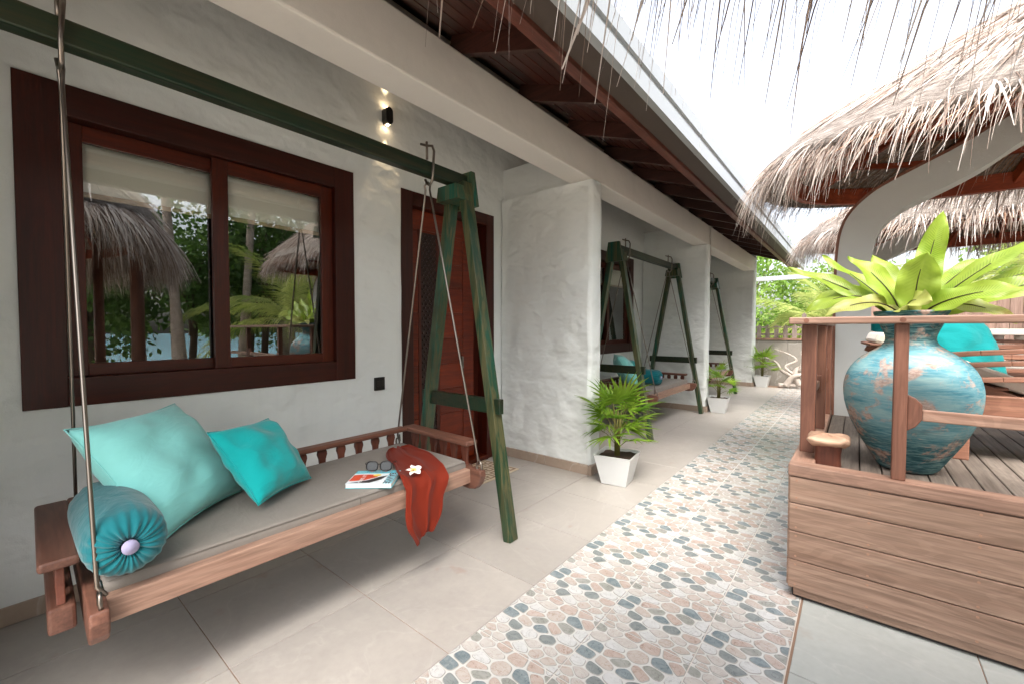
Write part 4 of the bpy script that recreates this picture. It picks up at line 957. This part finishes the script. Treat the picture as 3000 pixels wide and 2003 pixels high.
# ------------------------------------------------------------------ loungers with cushions
def lounger(label, loc, rz, cush_label, cm):
    t = thing('sun_lounger', label, 'lounger', loc, rz, group='slatted teak loungers on the deck')
    def bd(mb, name, m=m_lounge, bev=.006): return mb.build(name, m, t, bevel=bev, loc=(0, 0, 0))
    for s in (-1, 1):
        y = s*.32
        bd(MB().box(-.25, 1.25, y-.02, y+.02, .24, .38), 'side_board')
        for xx in (-.2, 1.15): bd(MB().box(xx, xx+.07, y-.03, y+.03, 0, .5), 'leg')
        bd(MB().tube([(1.2, y, .3), (1.21, y, .32)], .004), 'bolt', m_steel, 0)
        for k, (z, dx) in enumerate(((.44, 0), (.53, .03), (.6, .08))):
            pts = [Vector((-.35+dx+i*.17, y+s*.01, z+.055*math.sin(i/8*3.1)-.02*i/8)) for i in range(9)]
            mb = MB()
            for a, b in zip(pts, pts[1:]): mb.bar(a, b, .05, .028)
            bd(mb, 'arm_slat', bev=.004)
        bd(MB().bar((-.55, y*.85, .62), (.35, y*.85, .23), .04, .05), 'back_rail'); bd(MB().bar((.3, y*.85, .25), (1.2, y*.85, .27), .04, .05), 'seat_rail')
    for k in range(9): f = k/8; bd(MB().box(-.55+.88*f-.03, -.55+.88*f+.03, -.29, .29, .645-.38*f, .663-.38*f), 'back_slat')
    mb = MB(); prof = [(-.56, .8), (.33, .3), (1.2, .31)]
    mb.prism([(-.56, .67), (.32, .29), (1.2, .3), (1.2, .37), (.35, .36), (-.53, .74)], 'y', -.28, .28); bd(mb, 'pad', m_cream, .02)
    c = make_pillow(.42, .4, .2, m_teal_out, cush_label, 9)
    c.matrix_world = cm; return t
lounger('teak lounger with curved slatted arms right behind the blue jar', (.62, 3.9, DZ_), R(4), 'plump teal cushion on the lounger right behind the blue jar', setm(.51, 3.86, 1.3, 41, 64, 2))
lounger('teak lounger beyond the arched white column', (.55, 6.3, DZ_), R(15), 'blue-teal cushion on the lounger beyond the arched white column', setm(.3, 6.1, 1.33, 30, 64, 0))
# ------------------------------------------------------------------ thatched roofs
class Roof:
    def __init__(s, cx, cy, a, b, zr, h, p=2.5): s.c = (cx, cy); s.a, s.b, s.zr, s.h, s.p = a, b, zr, h, p
    def rad(s, th): return (np.abs(np.cos(th)/s.a)**s.p+np.abs(np.sin(th)/s.b)**s.p)**(-1/s.p)
    def pt(s, th, q, off=0.):
        th = np.asarray(th, float); q = np.asarray(q, float); r = s.rad(th)*q
        z = s.zr+s.h*(1-np.abs(q)**1.18)*np.where(q <= 1, 1, 0)+np.where(q > 1, -(q-1)*s.h*1.18, 0)+off
        return np.stack([s.c[0]+r*np.cos(th), s.c[1]+r*np.sin(th), z+0*r], -1)
    def shell(s, q1, t0, mat, name, par):
        mb = MB(); n = 72; th = np.linspace(0, 2*np.pi, n, endpoint=False)
        qs = [.0001, .1, .2, .35, .5, .65, .8, .92, 1.0, q1]
        out = [s.pt(th, np.full(n, q), t0*(1 if q <= 1 else .55)+.03*np.array([noise.noise((math.cos(t)*4, math.sin(t)*4, q*5)) for t in th])).tolist() for q in qs]
        inn = [s.pt(th, np.full(n, q), .0).tolist() for q in qs]
        mb.grid(out+inn[::-1], wrap=True); return mb.build(name, mat, par, smooth=True)
    def strands(s, N, q0, q1, L0, L1, w0, w1, droop, off, name, par, mat, yaw=.3, th_rng=None, spread=.06, clump=0):
        thg = np.linspace(0, 2*np.pi, 2001); P = s.pt(thg, np.ones(2001)); ln = np.r_[0, np.cumsum(np.linalg.norm(np.diff(P, axis=0), axis=1))]
        th = np.interp(rng.random(N)*ln[-1], ln, thg)
        if th_rng is not None: th = th_rng[0]+(th_rng[1]-th_rng[0])*rng.random(N)
        if clump: tc = np.interp(rng.random(clump)*ln[-1], ln, thg) if th_rng is None else th_rng[0]+(th_rng[1]-th_rng[0])*rng.random(clump)
        if clump: th = tc[rng.integers(0, clump, N)]+rng.normal(0, .008, N)
        q = q0+(q1-q0)*rng.random(N); r = rng.random
        S = s.pt(th, q, off); S2 = s.pt(th, np.minimum(q+.04, 1.4), off); d = S2-S; d /= np.linalg.norm(d, axis=1)[:, None]
        side = np.cross(d, np.array([0, 0, 1.])); side /= np.linalg.norm(side, axis=1)[:, None]
        nrm = np.cross(side, d)
        d = d+side*(rng.normal(0, yaw, N))[:, None]+nrm*(rng.normal(0, spread, N))[:, None]; d /= np.linalg.norm(d, axis=1)[:, None]
        L = (L0+(L1-L0)*r(N)**1.6)[:, None]; dr = (droop[0]+(droop[1]-droop[0])*r(N))[:, None]; w = (w0+(w1-w0)*r(N)**2)[:, None]
        tw = r(N)*np.pi; sv = side*np.cos(tw*.5)[:, None]+nrm*np.sin(tw*.5)[:, None]*.7
        curve = side*rng.normal(0, .07, N)[:, None]
        K = 5; V = np.zeros((N, K, 2, 3))
        for k in range(K):
            t = k/(K-1); p = S+d*L*(t*(1-.4*dr*t))+np.array([0, 0, -1.])*L*dr*.75*t*t+curve*L*t*t
            ww = w*(1, 1, .85, .6, .22)[k]; V[:, k, 0] = p-sv*ww; V[:, k, 1] = p+sv*ww
        me = bpy.data.meshes.new(name); nv = N*K*2; idx = np.arange(nv).reshape(N, K, 2)
        F_ = np.stack([idx[:, :-1, 0], idx[:, :-1, 1], idx[:, 1:, 1], idx[:, 1:, 0]], -1).reshape(-1)
        nf = N*(K-1); me.vertices.add(nv); off_ = np.array(root_off(par)); me.vertices.foreach_set('co', (V.reshape(-1, 3)-off_).ravel())
        me.loops.add(nf*4); me.loops.foreach_set('vertex_index', F_.astype(np.int32)); me.polygons.add(nf); me.polygons.foreach_set('loop_start', np.arange(nf, dtype=np.int32)*4)
        me.update(calc_edges=True)
        at = me.attributes.new('tint', 'FLOAT', 'POINT'); at.data.foreach_set('value', np.repeat(r(N), K*2).astype(np.float32))
        me.materials.append(mat); o = link(me, name, par); o['kind'] = 'stuff'; return o
    def ring(s, q, w, h, dz, name, par, mat, n=80):
        th = np.linspace(0, 2*np.pi, n, endpoint=False); c = s.pt(th, np.full(n, q), dz); u = np.stack([np.cos(th), np.sin(th), 0*th], -1)
        mb = MB(); mb.grid([[tuple(c[i]+u[i]*a*w+np.array([0, 0, b*h])) for i in range(n)] for a, b in ((-.5, -.5), (.5, -.5), (.5, .5), (-.5, .5), (-.5, -.5))], wrap=True); return mb.build(name, mat, par)
def root_off(o):
    v = Vector((0, 0, 0))
    while o is not None: v += o.location; o = o.parent
    return v
def timber(rf, t, qs, nr, skip=()):
    rf.ring(1.0, .06, .15, -.085, 'ring_beam', t, m_roofwood)
    for q in qs: rf.ring(q, .045, .045, -.028, 'purlin', t, m_roofwood)
    for k in range(nr):
        th = 2*math.pi*(k+.5)/nr; pts = rf.pt(np.full(7, th), np.linspace(1, .05, 7), -.085); mb = MB()
        for a, b in zip(pts, pts[1:]): mb.bar(a, b, .05, .085)
        mb.build('rafter', m_roofwood, t, bevel=.003)
# pavilion with arched white rib
pv = thing('thatched_pavilion', 'thatched pavilion on an arched white column, right behind the fern', 'pavilion', (1.6, 4.81, DZ_), group='thatched deck pavilions')
pr_ = Roof(1.6, 4.72, 2.1, 1.12, 2.81, .98)
pr_.shell(1.12, .16, m_shell, 'thatch_shell', pv); timber(pr_, pv, (.86, .72, .58, .44, .3), 14)
pr_.strands(11000, .84, 1.09, .14, .44, .003, .0085, (.2, 1.0), .08, 'fringe', pv, m_strand, .36)
pr_.strands(700, .96, 1.08, .3, .55, .004, .012, (.5, 1.2), .06, 'long_straw', pv, m_strand, .5)
pr_.strands(700, .98, 1.09, .25, .52, .003, .008, (.6, 1.3), .04, 'corner_straw', pv, m_strand, .3, th_rng=(2.75, 3.7))
pr_.strands(11000, .05, 1.0, .2, .42, .003, .007, (0., .06), .168, 'thatch_cover', pv, m_strand, .22)
pr_.strands(7000, .12, .98, .3, .5, .004, .009, (0., .0), -.004, 'thatch_underside', pv, m_strand_in, .05, spread=.01)
outer = [(-.146, .645), (-.15, 1.6), (-.143, 2.06), (-.11, 2.284), (-.04, 2.42), (.076, 2.535), (.21, 2.615), (.389, 2.7), (.578, 2.79), (.733, 2.88), (.895, 2.975), (1.2, 3.1), (1.6, 3.17)]
inner = [(.095, .645), (.088, 1.6), (.087, 1.964), (.106, 2.144), (.164, 2.272), (.268, 2.375), (.418, 2.455), (.584, 2.535), (.739, 2.625), (.9, 2.745), (1.2, 2.9), (1.6, 2.97)]
def smooth_line(p, n=4):
    out = []
    for i in range(len(p)-1):
        p0, p1, p2, p3 = [np.array(p[max(0, min(len(p)-1, i+k))]) for k in (-1, 0, 1, 2)]
        for t in [k/n for k in range(n)]: out.append(tuple(.5*((2*p1)+(-p0+p2)*t+(2*p0-5*p1+4*p2-p3)*t*t+(-p0+3*p1-3*p2+p3)*t**3)))
    return out+[p[-1]]
outer, inner = smooth_line(outer), smooth_line(inner)
def rib(mir):
    f = (lambda x: 3.2-x) if mir else (lambda x: x); n = min(len(outer), len(inner)); io = np.linspace(0, len(outer)-1, 60); ii = np.linspace(0, len(inner)-1, 60)
    O = [(f(np.interp(k, range(len(outer)), [p[0] for p in outer])), np.interp(k, range(len(outer)), [p[1] for p in outer])) for k in io]
    I = [(f(np.interp(k, range(len(inner)), [p[0] for p in inner])), np.interp(k, range(len(inner)), [p[1] for p in inner])) for k in ii]
    mb = MB(); Y0, Y1 = 4.7, 4.92
    mb.grid([[(a, Y0, b) for a, b in O], [(a, Y0, b) for a, b in I], [(a, Y1, b) for a, b in I], [(a, Y1, b) for a, b in O], [(a, Y0, b) for a, b in O]])
    mb.build('arched_column', m_column, pv)
    s = 1 if mir else -1; T = [(a+s*.001, b) for a, b in O]; T2 = []
    for i, (a, b) in enumerate(O):
        p, q = O[max(0, i-1)], O[min(59, i+1)]; dx, dz = q[0]-p[0], q[1]-p[1]; L = math.hypot(dx, dz); T2.append((a+(-dz/L if not mir else dz/L)*.022, b+(dx/L if not mir else -dx/L)*.022))
    mb = MB(); mb.grid([[(a, Y0-.004, b) for a, b in T], [(a, Y0-.004, b) for a, b in T2], [(a, Y1+.004, b) for a, b in T2], [(a, Y1+.004, b) for a, b in T], [(a, Y0-.004, b) for a, b in T]]); mb.build('column_trim', m_deckpost, pv)
rib(False); rib(True)
pv2 = copy_tree(pv); pv2.location.y += 3.55; pv2['label'] = 'thatched pavilion farther along the deck, seen beyond the first one'
# open hut whose eave hangs over the camera side of the walkway
hut = thing('thatched_hut', 'thatched hut roof with long loose straw hanging over the walkway', 'hut', (2.1, .1, 0))
hr = Roof(2.3, .1, 2.5, 1.42, 2.8, 1.9, 2.6)
hr.shell(1.06, .2, m_shell, 'thatch_shell', hut); timber(hr, hut, (.84, .66, .48, .3), 16)
hr.strands(11000, .98, 1.1, .18, .66, .0024, .008, (.4, 1.05), .03, 'fringe', hut, m_strand, .22, clump=430)
hr.strands(3600, 1.0, 1.09, .25, .72, .004, .0115, (.35, 1.0), .05, 'long_straw', hut, m_strand, .3, th_rng=(.35, 2.86), clump=240)
hr.strands(4500, .1, 1.0, .3, .6, .004, .012, (.0, .1), .2, 'thatch_cover', hut, m_strand, .2)
hr.strands(3000, .12, .98, .3, .5, .004, .01, (0., .0), -.004, 'thatch_underside', hut, m_strand_in, .05, spread=.01)
for x, y in ((.62, 1.2), (3.5, 1.2), (.62, -1.0), (3.5, -1.0)): MB().tube([(x, y, -.002), (x, y, 1.4), (x, y, 2.9)], [.075, .068, .062], 14).build('post', m_deckpost, hut, smooth=True)
MB().box(.75, 3.4, -1.2, -1.12, .01, 2.75).build('back_wall', m_rafter, hut)
# ------------------------------------------------------------------ garden end of the walkway
gw = thing('garden_wall', 'low grey stone garden wall with wooden cap behind the driftwood', 'wall', (0, 12.45, 0))
for k in range(9): MB().box(-2.05+k*.72+.002, -2.05+(k+1)*.72-.002, 12.4, 12.52, -.08, 1.12).build('wall_panel', m_conc, gw, bevel=.003, seg=1)
MB().box(-2.1, 4.5, 12.37, 12.55, 1.122, 1.17).build('wall_cap', m_deckrail, gw, bevel=.005)
pf = thing('picket_fence', 'weathered grey picket fence standing on the garden wall', 'fence', (0, 12.46, 1.17))
for k in range(24):
    x = -2.0+k*.19; hh = .34 if k % 6 != 5 else .62; w = .048
    MB().prism([(x, 1.171), (x+2*w, 1.171), (x+2*w, 1.17+hh-.05), (x+w, 1.17+hh+random.uniform(-.01, .01)), (x, 1.17+hh-.05)], 'y', 12.44, 12.462).build('picket', m_fence, pf, bevel=.002, seg=1)
for z in (1.24, 1.42): MB().box(-2.03, 2.6, 12.463, 12.485, z, z+.045).build('rail', m_fence, pf)
# driftwood
dw = thing('driftwood', 'bleached twisted driftwood standing against the garden wall', 'driftwood', (-1.05, 12.0, 0))
def branch(p, name='branch', r=.05): MB().tube(smooth3(p), [r*(1-.8*i/(len(p)*5-5)) for i in range(len(p)*5-4)], 8).build(name, m_drift, dw, smooth=True)
def smooth3(p):
    out = []
    for i in range(len(p)-1):
        q = [Vector(p[max(0, min(len(p)-1, i+k))]) for k in (-1, 0, 1, 2)]
        for t in [k/5 for k in range(5)]: out.append(.5*((2*q[1])+(q[2]-q[0])*t+(2*q[0]-5*q[1]+4*q[2]-q[3])*t*t+(-q[0]+3*q[1]-3*q[2]+q[3])*t**3))
    return out+[Vector(p[-1])]
branch([(-1.45, 11.98, .05), (-1.1, 12.0, .07), (-.75, 12.05, .05)], 'base', .07)
branch([(-1.05, 12.0, .06), (-1.2, 12.0, .28), (-1.4, 11.95, .42), (-1.5, 11.95, .6), (-1.75, 11.95, .72), (-1.85, 11.95, .85)])
branch([(-1.0, 12.0, .06), (-1.12, 12.02, .35), (-1.0, 12.05, .5), (-.8, 12.05, .56), (-.62, 12.05, .52)], r=.09)
branch([(-1.1, 12.0, .3), (-1.32, 12.0, .5), (-1.1, 12.02, .66), (-1.25, 12.03, .8), (-1.55, 12.03, .92)], r=.035)
branch([(-1.05, 12.0, .4), (-.98, 12.0, .7), (-1.02, 12.0, .85), (-.88, 12.0, 1.0)], r=.03)
branch([(-1.3, 11.97, .05), (-1.18, 11.95, .25), (-.95, 11.93, .33), (-.8, 11.9, .1)], r=.075)
# stone planter table with carved baluster legs and board fence at the right
bt = thing('baluster_bench', 'pale carved baluster bench standing beyond the lounger', 'bench', (2.0, 7.4, DZ_))
m_stonew = flat('pale_stone', lin(214, 206, 198), .6)
def stb(name, x0, x1, y0, y1, z0, z1): MB().box(x0, x1, y0, y1, z0, z1).build(name, m_stonew, bt, bevel=.006)
stb('slab', 1.15, 3.0, 7.2, 7.6, 1.33, 1.4); stb('plinth', 1.18, 2.97, 7.24, 7.56, DZ_, 1.0)
for k in range(11): MB().lathe([(.055, 0), (.06, .04), (.085, .1), (.075, .17), (.04, .25), (.05, .33)], 14, (1.26+k*.165, 7.32, 1.0)).build('baluster', m_stonew, bt, smooth=True)
bf = thing('board_fence', 'brown upright board fence behind the carved baluster bench', 'fence', (2.8, 10.9, 0))
m_bfence = wood('board_fence_wood', lin(150, 116, 100), lin(190, 158, 142), 'z', .7, .6)
for k in range(34): MB().box(.2+k*.15, .345+k*.15, 10.9, 10.925, -.02, 1.95+random.uniform(-.02, .02)).build('board', m_bfence, bf, bevel=.003, seg=1)
for z in (.9, 1.7): MB().box(.2, 5.3, 10.926, 10.97, z, z+.08).build('rail', m_bfence, bf)
wb = thing('white_beam', 'thin white metal awning beam spanning behind the last partition wall', 'beam', (-.8, 13.6, 0))
MB().box(-3.4, 1.0, 13.6, 13.68, 2.72, 2.84).build('beam', m_whitemetal, wb, bevel=.004)
for x in (-3.3, .9): MB().box(x, x+.08, 13.605, 13.675, -.09, 2.719).build('post', m_whitemetal, wb)
# ------------------------------------------------------------------ vegetation
def frond_mesh(L, n, seed):
    rr = random.Random(seed); mb = MB(); sp = bez((0, 0, 0), (L*.5, 0, L*.34), (L, 0, -L*.22), 20)
    mb.tube(sp, [.022*(1-.85*i/20) for i in range(21)], 5)
    for k in range(n):
        t = .12+.86*k/(n-1); i = min(19, int(t*20)); p = sp[i].lerp(sp[i+1], t*20-i); l = L*.3*math.sin(math.pi*(.12+t*.8))**.7*rr.uniform(.85, 1.1)
        for s in (-1, 1):
            d = Vector((.62+.3*t, s*.75, rr.uniform(-.25, .05))).normalized(); w = Vector((.012*L/2, 0, .004)); q = p+d*l*.55+Vector((0, 0, -.06*l)); e = p+d*l*.95+Vector((0, 0, -.42*l))
            mb.add([p-w*.6, p+w*.6, q+w, q-w, e], ((0, 1, 2, 3), (3, 2, 4)))
    return mb.mesh('frond', m_frond, False, fix=False)
fr_me = [frond_mesh(2.4, 52, 1), frond_mesh(2.1, 46, 2)]
def coco_palm(label, x, y, h, lean=(0, 0), nf=15, seed=0, r=.14, group='coconut palms'):
    rr = random.Random(seed); t = thing('coconut_palm', label, 'palm tree', (x, y, -.09), group=group)
    sp = bez((0, 0, 0), (lean[0]*.3, lean[1]*.3, h*.5), (lean[0], lean[1], h), 14)
    if h > .8: MB().tube(sp, [r*(1.25-.45*min(1, i/4) if i < 4 else .8-.25*i/14) for i in range(15)], 12).build('trunk', m_trunk, t, loc=(0, 0, 0), smooth=True)
    else: MB().tube(sp, [r*1.2]*15, 10).build('trunk', m_bark, t, loc=(0, 0, 0), smooth=True)
    for k in range(nf):
        f = k/nf; o = link(fr_me[k % 2], 'frond', t, loc=sp[-1]-Vector((0, 0, .02)), rot=(rr.uniform(-.2, .2), rr.uniform(-.25, .2)-.95+1.25*f, k*2.4+rr.uniform(-.2, .2))); s = rr.uniform(.85, 1.15); o.scale = (s, s, s)
    return t
def leafy(name, label, cat, x, y, h, rx, rz_, n, leaf, m, seed, trunk=.06, group=None, base=None):
    r = np.random.default_rng(seed); t = thing(name, label, cat, (x, y, -.09), group=group)
    cz = h-rz_
    # branches
    mb = MB(); tips = []
    for k in range(9):
        a = k*2.4; e = Vector((rx*.7*math.cos(a)*(.4+.6*r.random()), rx*.7*math.sin(a)*(.4+.6*r.random()), cz+rz_*r.uniform(-.5, .8))); st_ = Vector((0, 0, cz*r.uniform(.35, .8)))
        mb.tube([st_, st_.lerp(e, .5)+Vector((0, 0, .1*h*.3)), e], [trunk*.5, trunk*.3, trunk*.12], 6); tips.append(e)
    mb.tube([(0, 0, 0), (.05*h*.2, .03*h, cz*.6), (0, 0, cz+rz_*.3)], [trunk*1.2, trunk*.9, trunk*.4], 9); mb.build('trunk', m_bark, t, loc=(0, 0, 0), smooth=True)
    # leaf clumps
    nc = max(18, n//60); C = r.normal(0, 1, (nc, 3)); C /= np.linalg.norm(C, axis=1)[:, None]; C *= (r.random(nc)**.4)[:, None]; C *= np.array([rx, rx, rz_]); C[:, 2] += cz
    ci = r.integers(0, nc, n); cr = rx*.26*(.6+.8*r.random(nc)); g = r.normal(0, 1, (n, 3)); g /= np.linalg.norm(g, axis=1)[:, None]
    p = C[ci]+g*(cr[ci]*r.random(n)**.45)[:, None]; p[:, 2] = np.maximum(p[:, 2], .05)
    d = r.normal(0, 1, (n, 3))+g*.8; d[:, 2] -= .4; d /= np.linalg.norm(d, axis=1)[:, None]; s = np.cross(d, r.normal(0, 1, (n, 3))); s /= np.linalg.norm(s, axis=1)[:, None]
    L = leaf*(.6+.8*r.random(n))[:, None]; w = L*.3
    V = np.stack([p, p+d*L*.5+s*w, p+d*L, p+d*L*.5-s*w], 1).reshape(-1, 3)
    me = bpy.data.meshes.new('crown'); me.vertices.add(n*4); me.vertices.foreach_set('co', V.ravel()); me.loops.add(n*4); me.loops.foreach_set('vertex_index', np.arange(n*4, dtype=np.int32))
    me.polygons.add(n); me.polygons.foreach_set('loop_start', np.arange(n, dtype=np.int32)*4); me.update(calc_edges=True); me.materials.append(m); link(me, 'crown', t); return t
# behind the garden wall
coco_palm('young coconut palm with drooping fronds behind the picket fence', -.6, 14.4, 1.3, (0, 0), 17, 3, .13, None)
coco_palm('pale coconut palm rising behind the board fence', 2.6, 12.6, 2.2, (.2, 0), 15, 8, .13, None)
leafy('bush', 'dense light green bush behind the picket fence near the last partition', 'bush', -2.5, 14.6, 2.4, 1.1, 1.0, 5200, .11, m_bush, 21, .06)
leafy('bush', 'low green bush behind the picket fence under the young palm', 'bush', -1.0, 15.6, 2.3, 1.2, 1.0, 5200, .11, m_bush, 22, .06)
leafy('tree', 'tall loose tree behind the white awning beam', 'tree', -3.6, 18.5, 5.2, 1.9, 1.5, 5200, .16, m_bush, 23, .12)
leafy('tree', 'wide pale green tree beyond the garden at the end of the walk', 'tree', -.4, 20.5, 4.2, 2.3, 1.5, 6500, .16, m_bush, 24, .12)
leafy('tree', 'leafy tree behind the brown board fence', 'tree', 3.6, 14.5, 4.0, 1.8, 1.5, 5200, .15, m_bush, 25, .1)
# seaward side (seen in the window reflection)
SP = [(7.4, 3.2, 7.5, .6, -.3, 'straight pale palm trunk nearest the thatched hut on the seaward side'), (8.2, 4.9, 8.5, -.4, .5, 'palm leaning back toward the deck on the seaward side'), (9.4, 6.6, 7.8, .5, .4, 'mid-height palm between the shore trees on the seaward side'),
      (6.9, 8.0, 8.2, .3, .3, 'tall palm standing close to the far deck pavilion on the seaward side'), (11, 3.0, 8.8, .7, 0, 'tallest palm nearest the water behind the thatched hut'), (12, 9.5, 8.6, -.3, .4, 'palm nearest the water behind the far pavilion')]
for k, (x, y, h, lx, ly, lb) in enumerate(SP): coco_palm(lb, x, y, h, (lx, ly), 18, 30+k, .15, 'seaward coconut palms')
SK = [(6.4, 5.6, 1.7, 'short coconut palm with arching fronds beside the deck on the seaward side'), (6.6, 9.8, 2.0, 'short coconut palm at the far corner of the deck on the seaward side')]
for k, (x, y, h, lb) in enumerate(SK): coco_palm(lb, x, y, h, (.1, 0), 18, 50+k, .15, None)
SH = [(9, 1.6, 'bushy shore tree behind the thatched hut'), (10.5, 4.2, 'broad shore tree between the leaning palms'), (9.8, 8.6, 'shore tree behind the far deck pavilion'), (12.5, 6.6, 'shore tree standing at the water edge'), (8.5, 11.0, 'shore tree beyond the end of the deck'), (9.6, 6.0, 'dense shore tree right behind the short arching palm')]
for k, (x, y, lb) in enumerate(SH): leafy('shore_tree', lb, 'tree', x, y, 4.8+.7*(k % 3), 1.9, 2.0, 5600, .17, m_tree, 60+k, .1, 'shore trees on the seaward side')
